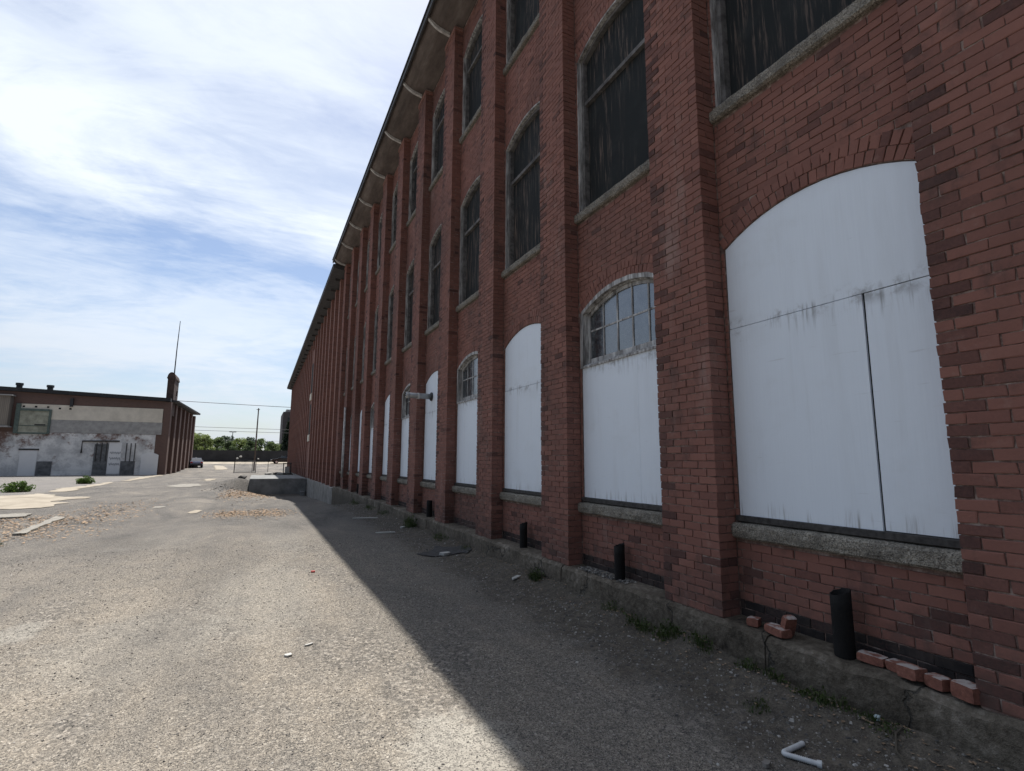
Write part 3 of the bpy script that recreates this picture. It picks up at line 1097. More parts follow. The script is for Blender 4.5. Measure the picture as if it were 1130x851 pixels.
def stone_sill_mesh(sb, rng):
    bm = bmesh.new()
    bmesh.ops.create_grid(bm, x_segments=34, y_segments=7, size=0.5)
    vs = []
    for v in bm.verts:
        fy, q = v.co.x + 0.5, v.co.y + 0.5
        y = 0.006 + fy * (OPEN - 0.012)
        # section from underside back, round the face, to the top back
        sec = [(REC + 0.05, sb), (REC - 0.035, sb + 0.002), (REC - 0.058, sb + 0.02), (REC - 0.064, sb + 0.075), (REC - 0.058, sb + 0.118), (REC - 0.035, sb + 0.138), (REC + 0.02, sb + 0.146), (REC + 0.10, sb + 0.15)]
        s_ = q * 7
        i = min(6, int(s_))
        f = s_ - i
        x = sec[i][0] * (1 - f) + sec[i + 1][0] * f
        z = sec[i][1] * (1 - f) + sec[i + 1][1] * f
        j = 0.013 if 0.15 < q < 0.85 else 0.004
        x += j * mnoise.noise(Vector((y * 9, z * 14, rng)))
        z += 0.005 * mnoise.noise(Vector((y * 7, z * 9, rng + 5)))
        vs.append((v, (x, y, z)))
    for v, c in vs:
        v.co = c
    m = MB()
    m.bm(bm)
    return m.mesh('stone_sill', 'granite')


SILLS = [[stone_sill_mesh(sb, 3.3 * i + 1 + 7 * q) for q in range(2)] for i, (sb, s) in enumerate(FLOORS)]


def frame_mesh(spring, zbot, w=0.07, x0=0.06, x1=0.16, name='window'):
    m = MB()
    m.band(outline(0.004, zbot, spring), outline(w, zbot + w * 0.8, spring), REC + x0, REC + x1)
    return m


# shared pieces for the ground floor
SP0 = FLOORS[0][1]
ZB = FLOORS[0][0] + 0.152
SEAM = 2.98
BX0, BX1 = REC + 0.015, REC + 0.034
subsill = MB()
subsill.box(REC - 0.012, REC + 0.1, JAMB - 0.03, OPEN - JAMB + 0.03, ZB, ZB + 0.055, bevel=0.006)
subsill_me = subsill.mesh('timber_sill', 'dark_timber')
gap = MB()
gap.prism(outline(0.002, ZB, SP0), REC + 0.045, REC + 0.07)
gap_me = gap.mesh('window', 'dark_gap')


def board_pieces(split, slant):
    out = []
    m = MB()
    m.prism(clip_outline(-1, 9, SEAM + 0.004, SP0, 0.007), BX0, BX1)
    out.append(m.mesh('board', 'white_board'))
    g = 0.0075
    zb = ZB + 0.06
    m = MB()
    m.prism([(JAMB + 0.008, zb), (split - g, zb - 0.0), (split - g - slant, SEAM - 0.003), (JAMB + 0.008, SEAM - 0.003)], BX0 + 0.002, BX1 + 0.002)
    out.append(m.mesh('board', 'white_board'))
    m = MB()
    m.prism([(split + g, zb - 0.006), (OPEN - JAMB - 0.008, zb - 0.006), (OPEN - JAMB - 0.008, SEAM - 0.003), (split + g * 0.4, SEAM - 0.003)], BX0 - 0.004, BX1 - 0.004)
    out.append(m.mesh('board', 'white_board'))
    return out


full_a = board_pieces(0.545, 0.006)
full_b = board_pieces(0.275, -0.004)
LBT = 3.03                        # top of the low boards
m = MB()
m.prism([(JAMB + 0.008, ZB + 0.06), (0.60, ZB + 0.06), (0.60, LBT), (JAMB + 0.008, LBT - 0.012)], BX0, BX1)
low_a = m.mesh('board', 'white_board')
m = MB()
m.prism([(0.606, ZB + 0.058), (OPEN - JAMB - 0.008, ZB + 0.058), (OPEN - JAMB - 0.008, LBT + 0.012), (0.606, LBT)], BX0 + 0.003, BX1 + 0.003)
low_b = m.mesh('board', 'white_board')
m = frame_mesh(SP0, LBT - 0.02, 0.062, 0.05, 0.17)
frame_arch = m.mesh('window', 'old_wood')
m = MB()
m.band(outline(-0.012, LBT - 0.03, SP0), outline(0.05, LBT + 0.0, SP0), REC - 0.004, REC + 0.048)
mould_me = m.mesh('brick_mould', 'old_wood')
m = MB()
m.band(outline(0.064, LBT + 0.035, SP0), outline(0.11, LBT + 0.10, SP0), REC + 0.085, REC + 0.125)
a, b = JAMB + 0.11, OPEN - JAMB - 0.11
for i in range(1, 5):
    y = a + (b - a) * i / 5
    m.box(REC + 0.092, REC + 0.118, y - 0.011, y + 0.011, LBT + 0.095, arch_z(abs(y - OPEN / 2), SP0) - 0.105)
m.box(REC + 0.0935, REC + 0.1165, a - 0.01, b + 0.01, LBT + 0.485, LBT + 0.507)
sash_me = m.mesh('sash', 'old_wood')
m = MB()
m.prism(outline(0.10, LBT + 0.08, SP0), REC + 0.103, REC + 0.107)
pane_me = m.mesh('pane', 'glass')
m = MB()
m.prism(outline(0.01, ZB, SP0), REC + 0.20, REC + 0.21)
back_me = m.mesh('backing', 'dark_gap')


def upper_parts(fi):
    sb, s = FLOORS[fi]
    zb = sb + 0.152
    tr = sb + 1.90
    fm = frame_mesh(s, zb, 0.075, 0.07, 0.2)
    fm.box(REC + 0.09, REC + 0.18, JAMB + 0.06, OPEN - JAMB - 0.06, tr - 0.03, tr + 0.03)
    frame = fm.mesh('window', 'dark_wood')
    mo = MB()
    mo.band(outline(-0.004, zb - 0.004, s), outline(0.022, zb + 0.0, s), REC + 0.005, REC + 0.068)
    mould = mo.mesh('brick_mould', 'old_wood')
    p1 = MB()
    p1.prism(outline(0.07, tr + 0.02, s), REC + 0.14, REC + 0.16)
    up = p1.mesh('panel', 'dark_panel')
    p2 = MB()
    p2.box(REC + 0.15, REC + 0.17, JAMB + 0.06, OPEN - JAMB - 0.06, zb + 0.02, tr)
    lo = p2.mesh('panel', 'dark_panel')
    return frame, mould, up, lo


UP = {1: upper_parts(1), 2: upper_parts(2)}


def sub(name, me, par):
    return link(name, me, par)


for k in KS:
    base = (0, yk(k) + PW - 12.0, 0)
    if k % 2:                                      # fully boarded
        w = link('window', gap_me, mill, base)
        pcs = full_a if k == 1 else full_b
        for q in pcs:
            sub('board', q, w)
        w['label'] = 'arched window wholly covered by white boards'
    else:
        w = link('window', frame_arch, mill, base)
        sub('board', low_a, w)
        sub('board', low_b, w)
        sub('sash', sash_me, w)
        sub('pane', pane_me, w)
        sub('brick_mould', mould_me, w)
        sub('backing', back_me, w)
        w['label'] = 'white boarded window with a glazed arch on top'
    sub('stone_sill', SILLS[0][k % 2], w)
    sub('timber_sill', subsill_me, w)
    for fi in (1, 2):
        fr, mo, up, lo = UP[fi]
        w = link('window', fr, mill, base)
        sub('brick_mould', mo, w)
        sub('panel', up, w)
        sub('panel', lo, w)
        sub('stone_sill', SILLS[fi][k % 2], w)

# sheet metal vent pipe that sticks straight out of the fifth window's board
yv, zv = 13.17, 3.385
fl = MB()
fl.tube([(D + REC, yv, zv), (3.34, yv, zv + 0.008)], 0.072, 16)
flue = child('vent_pipe', fl.mesh('vent_pipe', 'galvanised', True))
flue['label'] = 'grey sheet metal pipe sticking straight out of a boarded window'
fl = MB()
fl.tube([(D + REC + 0.012, yv, zv), (D + REC - 0.012, yv, zv), (D + REC - 0.04, yv, zv)], [0.115, 0.115, 0.078], 16)
link('flange', fl.mesh('flange', 'steel_dark'), flue)
fl = MB()
fl.tube([(3.63, yv, zv), (3.69, yv, zv)], 0.080, 16)
link('pipe_band', fl.mesh('pipe_band', 'bracket_wood', True), flue)
fl = MB()
fl.tube([(3.345, yv, zv + 0.008), (3.40, yv, zv + 0.008)], 0.083, 16)
link('end_collar', fl.mesh('end_collar', 'bracket_wood', True), flue)
fl = MB()
fl.tube([(3.36, yv, zv - 0.06), (3.37, yv - 0.01, zv - 0.25), (3.35, yv, zv - 0.42), (3.38, yv + 0.02, zv - 0.52)], [0.018, 0.014, 0.014, 0.01], 6)
fl.tube([(3.32, yv, zv + 0.02), (3.38, yv, zv + 0.14), (3.47, yv + 0.02, zv + 0.27)], 0.008, 5)
fl.tube([(3.30, yv, zv + 0.09), (3.33, yv, zv - 0.02)], 0.008, 5)
link('loose_cable', fl.mesh('loose_cable', 'dark_timber'), flue)
# pale rain pipe where the mill meets the lower block
rp = MB()
rp.tube([(D - 0.06, yk(11) - 0.05, 0.9), (D - 0.06, yk(11) - 0.05, 4.3)], 0.05, 8)
child('rain_pipe', rp.mesh('rain_pipe', 'bracket_wood', True))

# ------------------------------------------------------------------ lower mill block beyond
ext = empty('brick_mill', (D, 55.0, 0))
tag(ext, 'lower brick mill block with dense narrow pilasters beyond the loading dock', 'building')
Y0, Y1 = yk(12) + PW + 0.02, 80.3
S2, W2 = 2.1, 0.46


def eave2(y):
    return 12.72 - (y - 30) * 0.0145


m = MB()
m.box(XB + 0.2, XB + 0.5, Y0, Y1 - 0.004, 0.26, 11.9)
m.box(XB + 0.202, XB + 0.498, Y0 + 0.002, 52.0, 11.9, 12.25)
m.box(XB + 0.5, 24, Y1 - 0.3, Y1, 0.0, 11.9)
m.box(23.7, 24, Y0, Y1 - 0.3, 0, 11.9)
child('wall', m.mesh('wall', 'brick_wall'), ext)
m = MB()
m.box(0, 0.43, 0, W2, 0.24, 11.6)
pil_me = m.mesh('pilaster', 'brick_wall')
m = MB()
m.box(-0.3, 0.24, -0.05, 0.05, -0.12, 0.02)
lb_me = m.mesh('eave_bracket', 'dark_timber')
y = Y0 + 0.02 + 1.4
ip = 0
pil_y = []
while y + W2 < Y1:
    o = child('pilaster', pil_me, ext)
    o.location = (0, y, 0) if False else (0, 0, 0)
    o.matrix_parent_inverse = Matrix.Identity(4)
    top = eave2(y) - 0.28
    o.location = (0, y - 55.0, 0.24 - 0.24 * (top - 0.24) / 11.36)
    o.scale = (1, 1, (top - 0.24) / 11.36)
    q = link('eave_bracket', lb_me, ext, (0, y + W2 / 2 - 55.0, eave2(y) - 0.22))
    pil_y.append(y)
    y += S2
    ip += 1
# last pilaster turns the far corner
m = MB()
m.box(D, XB + 0.3, Y1 - 0.5, Y1 + 0.03, 0.24, 11.6)
child('corner_pier', m.mesh('corner_pier', 'brick_wall'), ext)
m = MB()
for a, b in ((Y0 - 0.0, Y1 + 0.35),):
    xs_ = [(XE + 0.02, 0.0), (XE + 0.02, -0.16), (D + 0.02, -0.26), (XB + 0.25, -0.26), (XB + 0.25, 0.0)]
    va = [(x, a, eave2(a) + z) for x, z in xs_]
    vb = [(x, b, eave2(b) + z) for x, z in xs_]
    m.add(va + vb, [(0, 1, 2, 3, 4), (9, 8, 7, 6, 5)] + [(i, i + 5, (i + 1) % 5 + 5, (i + 1) % 5) for i in range(5)])
child('cornice', m.mesh('cornice', 'fascia'), ext)
m = MB()
a, b = Y0, Y1 + 0.35
m.add([(XE, a, eave2(a) + 0.004), (XE, b, eave2(b) + 0.004), (14, b, eave2(b) + 1.2), (14, a, eave2(a) + 1.2), (24.3, b, eave2(b) + 0.3), (24.3, a, eave2(a) + 0.3),
       (XE, a, eave2(a) + 0.05), (XE, b, eave2(b) + 0.05), (14, b, eave2(b) + 1.25), (14, a, eave2(a) + 1.25), (24.3, b, eave2(b) + 0.35), (24.3, a, eave2(a) + 0.35)],
      [(0, 1, 2, 3), (3, 2, 4, 5), (6, 9, 8, 7), (9, 11, 10, 8), (0, 6, 7, 1), (5, 4, 10, 11), (0, 3, 9, 6), (3, 5, 11, 9), (1, 7, 8, 2), (2, 8, 10, 4)])
m.add([(D + 0.3, b - 0.4, 11.0), (24, b - 0.4, 11.0), (24, b - 0.4, eave2(b) + 0.3), (14, b - 0.4, eave2(b) + 1.19), (D + 0.3, b - 0.4, eave2(b) + 0.05)], [(0, 1, 2, 3, 4)])
child('roof', m.mesh('roof', 'roof_felt'), ext)
m = MB()
yy = Y0 + 0.01
while yy < 46.0:
    L = random.uniform(2.0, 4.5)
    e = min(yy + L, 46.0)
    dx = random.uniform(-0.02, 0.02)
    m.box(XL + dx, XB + 0.4, yy + 0.006, e - 0.006, -1.6, 0.27 + random.uniform(-0.04, 0.03), bevel=0.02)
    yy = e
m.box(XL, XB + 0.4, 46.0, Y1, -0.8, 0.22)
child('foundation', m.mesh('foundation', 'pale_concrete'), ext)
# one bay is filled flush and shows two windows with pale stone sills
yw = pil_y[7] + W2
m = MB()
m.box(D + 0.035, XB + 0.204, yw + 0.002, yw + S2 - W2 - 0.002, 0.26, 11.2)
child('bay_panel', m.mesh('bay_panel', 'brick_wall'), ext)
for zz, hh in ((3.85, 2.6), (7.35, 2.6)):
    m = MB()
    m.box(D + 0.012, D + 0.05, yw + 0.25, yw + S2 - W2 - 0.1, zz, zz + hh)
    w = child('window', m.mesh('window', 'dark_panel'), ext)
    m = MB()
    m.box(D - 0.05, D + 0.06, yw + 0.15, yw + S2 - W2 - 0.003, zz - 0.55, zz - 0.003)
    s_ = link('stone_sill', m.mesh('stone_sill', 'cream_panel'), w)

# ------------------------------------------------------------------ loading dock
m = MB()
m.box(-0.44, XL - 0.03, 46.0, 57.0, -1.6, 0.27, bevel=0.02)
dock = m.build('loading_dock', 'dock_concrete')
tag(dock, 'grey concrete loading dock jutting out from the lower mill block', 'loading dock')
m = MB()
m.box(3.25, 3.6, 45.35, 45.99, -1.6, -0.75, bevel=0.03)
b_ = m.build('step_block', 'dock_concrete', dock)

# ------------------------------------------------------------------ left warehouse
LW = empty('brick_warehouse', (-30.0, 85.0, 0))
tag(LW, 'two storey brick warehouse with peeling white lower wall across the yard', 'building')
XS = -9.64
YF = 72.0
LX0, LX1, LY1 = -64.0, XS - 0.2, 98.5


def T(x):                           # parapet top of the front wall
    return 8.72 + (-9.6 - x) * 0.028


def wpart(name, mat, mb, par=LW):
    return child(name, mb.mesh(name, mat), LW) if par is LW else link(name, mb.mesh(name, mat), par)


m = MB()
m.add([(LX0, YF, -0.3), (LX1, YF, -0.3), (LX1, YF, T(LX1) - 0.3), (LX0, YF, T(LX0) - 0.3),
       (LX0, LY1, -0.3), (LX1, LY1, 0.3), (LX1, LY1, 9.0), (LX0, LY1, 9.0)],
      [(0, 1, 2, 3), (5, 4, 7, 6), (1, 5, 6, 2), (4, 0, 3, 7)])
wpart('wall', 'old_brick', m)
m = MB()
m.add([(LX0 - 0.3, YF - 0.3, T(LX0) - 0.28), (XS + 0.1, YF - 0.3, T(XS) - 0.28), (XS + 0.1, YF + 0.6, T(XS) - 0.28), (LX0, YF + 0.6, T(LX0) - 0.28),
       (LX0 - 0.3, YF - 0.3, T(LX0) + 0.12), (XS + 0.1, YF - 0.3, T(XS) + 0.12), (XS + 0.1, YF + 0.6, T(XS) + 0.12), (LX0, YF + 0.6, T(LX0) + 0.12)],
      [(0, 3, 2, 1), (4, 5, 6, 7), (0, 1, 5, 4), (1, 2, 6, 5), (2, 3, 7, 6), (3, 0, 4, 7)])
wpart('parapet', 'roof_felt', m)
m = MB()
m.add([(LX0, YF + 0.6, T(LX0) - 0.2), (XS, YF + 0.6, T(XS) - 0.2), (XS, LY1, 9.3), (LX0, LY1, 9.3)], [(0, 1, 2, 3)])
wpart('roof', 'roof_felt', m)
# side wall with pilasters and a deep eave
m = MB()
m.add([(XS - 0.19, YF + 0.01, -0.3), (XS - 0.19, LY1, 0.2), (XS - 0.19, LY1, 8.95), (XS - 0.19, YF + 0.01, 8.5)], [(0, 1, 2, 3)])
wpart('side_wall', 'old_brick', m)
for i in range(7):
    ya = YF - 0.03 + i * 4.25 if i else YF - 0.06
    m = MB()
    m.box(XS - 0.5, XS + 0.18, ya, ya + (1.3 if i else 1.1), -0.2, 8.4 + (0.05 * i))
    wpart('pilaster', 'old_brick', m)
m = MB()
m.add([(XS - 0.3, YF + 0.7, 8.75), (XS + 0.75, YF + 0.7, 8.68), (XS + 0.75, LY1 + 1.0, 9.25), (XS - 0.3, LY1 + 1.0, 9.35),
       (XS - 0.3, YF + 0.7, 8.52), (XS + 0.7, YF + 0.7, 8.52), (XS + 0.7, LY1 + 1.0, 9.02), (XS - 0.3, LY1 + 1.0, 9.02)],
      [(0, 1, 2, 3), (7, 6, 5, 4), (0, 4, 5, 1), (1, 5, 6, 2), (2, 6, 7, 3), (3, 7, 4, 0)])
wpart('eave', 'fascia', m)
# lower whitewashed wall face
m = MB()
m.box(LX0 + 0.1, XS - 1.05, YF - 0.05, YF - 0.001, -0.25, 4.55)
wpart('painted_wall', 'whitewash', m)
m = MB()
m.box(-22.95, -10.2, YF - 0.09, YF - 0.052, 5.95, 7.55)
wpart('cladding', 'cream_panel', m)
m = MB()
m.box(-20.3, -10.16, YF - 0.085, YF - 0.053, 4.57, 5.94)
wpart('lower_cladding', 'grey_panel', m)
m = MB()
m.box(-22.8, -20.4, YF - 0.2, YF - 0.02, 4.5, 7.0)
sh = wpart('window_bay', 'green_shutter', m)
m = MB()
m.box(-23.15, -22.8, YF - 0.3, YF - 0.03, 4.4, 7.55)
m.box(-20.42, -20.22, YF - 0.25, YF - 0.09, 4.4, 7.0)
m.box(-22.8, -20.42, YF - 0.28, YF - 0.2, 6.8, 7.04)
m.box(-22.8, -20.42, YF - 0.28, YF - 0.2, 4.36, 4.52)
m.box(-22.8, -20.42, YF - 0.24, YF - 0.2, 5.2, 5.27)
link('frame', m.mesh('frame', 'green_frame'), sh).matrix_parent_inverse = Matrix.Identity(4)
m = MB()
m.box(-21.5, -20.6, YF - 0.26, YF - 0.245, 5.3, 5.42)
link('slat', m.mesh('slat', 'dark_timber'), sh)


def facade_box(name, mat, x0, x1, z0, z1, d0=0.12, d1=0.052, par=None):
    m = MB()
    m.box(x0, x1, YF - d0, YF - d1, z0, z1)
    if par is None:
        return wpart(name, mat, m)
    return link(name, m.mesh(name, mat), par)


d = facade_box('door', 'door_paint', -22.4, -21.0, 0.0, 2.66)
facade_box('door_frame', 'dark_timber', -22.52, -20.9, 2.66, 2.82, 0.16, 0.03, d)
facade_box('door', 'dark_door', -20.95, -19.7, 0.0, 1.5)
facade_box('wall_panel', 'whitewash', -19.6, -15.9, 0.55, 3.3, 0.07)
facade_box('door', 'dark_door', -16.2, -14.95, 0.0, 3.4)
d = facade_box('door', 'door_paint', -14.9, -13.75, 0.15, 3.6)
d['label'] = 'white door covered with dark scrawls'
# scrawled paint, unreadable strokes
g = MB()
random.seed(3)
px, pz = -14.75, 2.2
for row in range(3):
    px = -14.75
    pts = []
    pz = 2.45 - row * 0.62
    for i in range(16):
        pts.append((px + i * 0.064, YF - 0.126, pz + 0.2 * math.sin(i * 1.9 + row) * random.uniform(0.4, 1.0)))
    g.tube(pts, 0.022, 4)
link('scrawl', g.mesh('scrawl', 'paint_scrawl'), d)
for zz in (1.3, 2.6):
    pass
facade_box('door', 'dark_door', -13.7, -12.4, 0.0, 1.55)
for x in (-16.0, -15.55, -15.1, -13.3, -12.9, -12.5):
    facade_box('conduit', 'dark_timber', x - 0.04, x + 0.04, 1.5, 3.55, 0.17, 0.12)
dm = MB()
pts = [(-11.85, 0.0), (-10.22, 0.0)]
for i in range(9):
    a = i / 8
    pts.append((-10.22 - 1.63 * a, 2.25 + 0.28 * math.sin(math.pi * a)))
n = len(pts)
dm.add([(x, YF - 0.13, z) for x, z in pts] + [(x, YF - 0.052, z) for x, z in pts], [tuple(range(n)), tuple(range(2 * n - 1, n - 1, -1))] + [(i, i + n, (i + 1) % n + n, (i + 1) % n) for i in range(n)])
wpart('door', 'door_paint', dm)
m = MB()
m.tube([(-17.3, YF - 0.16, 2.4), (-17.3, YF - 0.16, 3.7), (-14.0, YF - 0.16, 3.75)], 0.085, 6)
wpart('conduit', 'dark_timber', m)
m = MB()
m.box(-60.0, -23.5, YF - 0.9, YF - 0.01, 5.15, 8.25)
cb = wpart('overhanging_bay', 'corrugated', m)
m = MB()
m.box(-60.0, -23.35, YF - 1.1, YF - 0.02, 5.0, 5.14)
m.box(-60.0, -23.35, YF - 1.1, YF - 0.02, 8.26, 8.38)
link('trim', m.mesh('trim', 'grey_panel'), cb)
for x in (-23.6, -21.0):
    m = MB()
    m.tube([(x, YF + 1.2, T(x) - 0.25), (x, YF + 1.2, T(x) + 0.55)], 0.26, 10)
    m.tube([(x, YF + 1.2, T(x) + 0.5), (x, YF + 1.2, T(x) + 0.75)], 0.33, 10)
    wpart('roof_vent', 'steel_dark', m)
for x, z in ((-22.6, 7.3), (-21.6, 7.3), (-20.6, 7.3), (-19.6, 7.2), (-18.7, 7.2)):
    facade_box('vent_hole', 'dark_gap', x - 0.1, x + 0.1, z - 0.12, z + 0.06, 0.097, 0.091)
facade_box('drain_spout', 'steel_dark', -18.75, -18.5, 7.4, 8.3, 0.3, 0.02)
# chimney stack with rounded cap
CX0, CX1, CY0, CY1 = -10.35, -9.62, 74.0, 77.6
m = MB()
m.box(CX0, CX1, CY0, CY1, 7.0, 11.45)
m.box(CX0 - 0.08, CX1 + 0.08, CY0 - 0.08, CY1 + 0.08, 11.45, 11.62)
n = 8
ring = [((CX0 + CX1) / 2 + 0.42 * math.cos(math.pi * i / n), 11.62 + 0.62 * math.sin(math.pi * i / n)) for i in range(n + 1)]
k_ = len(ring)
m.add([(x, CY0, z) for x, z in ring] + [(x, CY1, z) for x, z in ring], [tuple(range(k_)), tuple(range(2 * k_ - 1, k_ - 1, -1))] + [(i, i + 1, i + 1 + k_, i + k_) for i in range(k_ - 1)])
m.box(CX1, CX1 + 0.12, CY0 + 2.2, CY0 + 2.5, 9.6, 10.2)
chim = wpart('chimney', 'dark_brick', m)
m = MB()
m.tube([(-9.95, 75.6, 11.6), (-9.93, 75.6, 15.6), (-9.86, 75.6, 19.0)], [0.075, 0.06, 0.035], 6)
ant = m.build('antenna_mast', 'steel_dark')
tag(ant, 'thin tall antenna mast rising from the warehouse chimney', 'antenna')
# leftover barrel and rubble by the corner of the warehouse
m = MB()
m.tube([(XS + 0.7, 97.0, gz(XS + 0.7, 97) - 0.05), (XS + 0.7, 97.0, 1.6), (XS + 0.7, 97, 2.1)], [0.55, 0.5, 0.25], 10)
tag(m.build('tarp_bundle', 'rubble'), 'pale bundle standing at the foot of the warehouse far corner', 'bundle')


# ------------------------------------------------------------------ yard perimeter behind
m = MB()
for i in range(24):
    x = -16 + i * 1.55
    m.box(x, x + 1.549, 118.0 + 0.02 * (i % 2), 118.12 + 0.02 * (i % 2), gz(x, 118) - 0.2, 3.62 + 0.03 * math.sin(i * 2.1))
fn = m.build('screen_fence', 'fence_dark')
tag(fn, 'long dark screened fence closing the far end of the yard', 'fence')
m = MB()
for i in range(13):
    x = -15.8 + i * 3.1
    m.tube([(x, 118.22, gz(x, 118) - 0.2), (x, 118.22, 3.6)], 0.04, 6)
link('posts', m.mesh('fence_frame', 'steel_dark'), fn).name = 'fence_frame'

gate = empty('chain_link_fence', (-1.3, 80.0, gz(-1.3, 80)))
tag(gate, 'open chain link fence panel standing across the drive', 'fence')


def gpart(name, mat, mb):
    return child(name, mb.mesh(name, mat), gate)


GZ = gz(-1.3, 80)
for x, h, r in ((-2.72, 2.5, 0.06), (-0.55, 1.75, 0.035), (-0.12, 1.95, 0.05), (1.4, 1.75, 0.035)):
    m = MB()
    m.tube([(x, 80, GZ - 0.1), (x + (0.06 if h > 2 else 0), 80, GZ + h)], r, 6)
    o = link('post', m.mesh('post', 'steel_dark'), gate)
    o.matrix_parent_inverse = Matrix.Translation(-Vector(gate.location))
m = MB()
m.tube([(-2.7, 80, GZ + 1.72), (1.4, 80, GZ + 1.70)], 0.03, 6)
m.tube([(-2.7, 80, GZ + 0.06), (-0.1, 80, GZ + 0.05)], 0.03, 6)
gpart('rail', 'steel_dark', m)
m = MB()
for i in range(48):
    x = -2.7 + i * 0.055 * 1.0
    for sgn in (1, -1):
        x2 = x + sgn * 1.6
        a, b = (x, GZ + 0.08), (x2, GZ + 1.68)
        if b[0] > -0.1:
            f = (-0.1 - a[0]) / (b[0] - a[0])
            b = (-0.1, a[1] + (b[1] - a[1]) * f)
        if b[0] < -2.7:
            f = (-2.7 - a[0]) / (b[0] - a[0])
            b = (-2.7, a[1] + (b[1] - a[1]) * f)
        m.tube([(a[0], 80.0, a[1]), (b[0], 80.0, b[1])], 0.0035, 3, False)
gpart('wire_mesh', 'galvanised', m)
for x, z, w in ((-2.42, 1.95, 0.26), (-2.02, 2.2, 0.3), (0.12, 1.92, 0.22)):
    m = MB()
    bm = bmesh.new()
    bmesh.ops.create_icosphere(bm, subdivisions=2, radius=w * 0.62)
    for v in bm.verts:
        v.co *= 1 + 0.4 * mnoise.noise(v.co * 9 + Vector((x, 0, 0)))
        v.co.z *= 0.7
    m.bm(bm, Matrix.Translation((x, 79.9, GZ + z - 0.05)))
    o = m.build('plastic_bag', 'white_chip')
    tag(o, {-2.42: 'white plastic bag snagged on the fence beside its tall post', -2.02: 'white plastic bag blown up above the fence rail',
            0.12: 'small white plastic bag caught near the fence by the utility pole'}[x], 'plastic bag', 'plastic bags caught on the fence')

pole = empty('utility_pole', (-0.36, 86.0, gz(-0.36, 86)))
tag(pole, 'slender wooden utility pole behind the chain link fence', 'utility pole')
m = MB()
m.tube([(0, 0, -0.2), (0.05, 0, 9.2)], [0.13, 0.08], 10)
link('shaft', m.mesh('shaft', 'pole_wood'), pole)
m = MB()
m.box(-0.22, 0.25, -0.04, 0.04, 8.95, 9.03)
link('cross_arm', m.mesh('cross_arm', 'pole_wood'), pole)
for n_, (lab, a, b, sag) in enumerate((('topmost overhead wire passing over the utility pole top', (-26, 92, 10.9), (26, 80.0, 9.1), 0.25),
                                       ('upper of the two middle overhead wires behind the utility pole', (-40, 124, 8.75), (42, 122, 8.2), 0.2),
                                       ('lower of the two middle overhead wires behind the utility pole', (-40, 121, 7.9), (42, 119, 7.35), 0.2),
                                       ('lowest overhead wire just above the distant trees', (-40, 135, 6.5), (42, 130, 6.0), 0.2))):
    m = MB()
    pts = []
    for i in range(21):
        t_ = i / 20
        p = Vector(a).lerp(Vector(b), t_)
        p.z -= sag * 4 * t_ * (1 - t_)
        pts.append(p)
    m.tube(pts, 0.035 if n_ < 3 else 0.02, 4)
    tag(m.build('overhead_wire', 'wire'), lab, 'wire', 'overhead wires')

lamp = empty('parking_lamp', (-6.1, 152.0, 1.35))
tag(lamp, 'tall twin headed parking lot lamp among the distant trees', 'street lamp')
m = MB()
m.tube([(0, 0, 0), (0, 0, 7.5)], [0.11, 0.08], 8)
link('pole', m.mesh('pole', 'steel_dark'), lamp)
for s_ in (-1, 1):
    m = MB()
    m.box(min(0.08 * s_, 0.8 * s_), max(0.08 * s_, 0.8 * s_), -0.2, 0.2, 7.4, 7.58, bevel=0.03)
    link('lamp_head', m.mesh('lamp_head', 'steel_dark'), lamp)


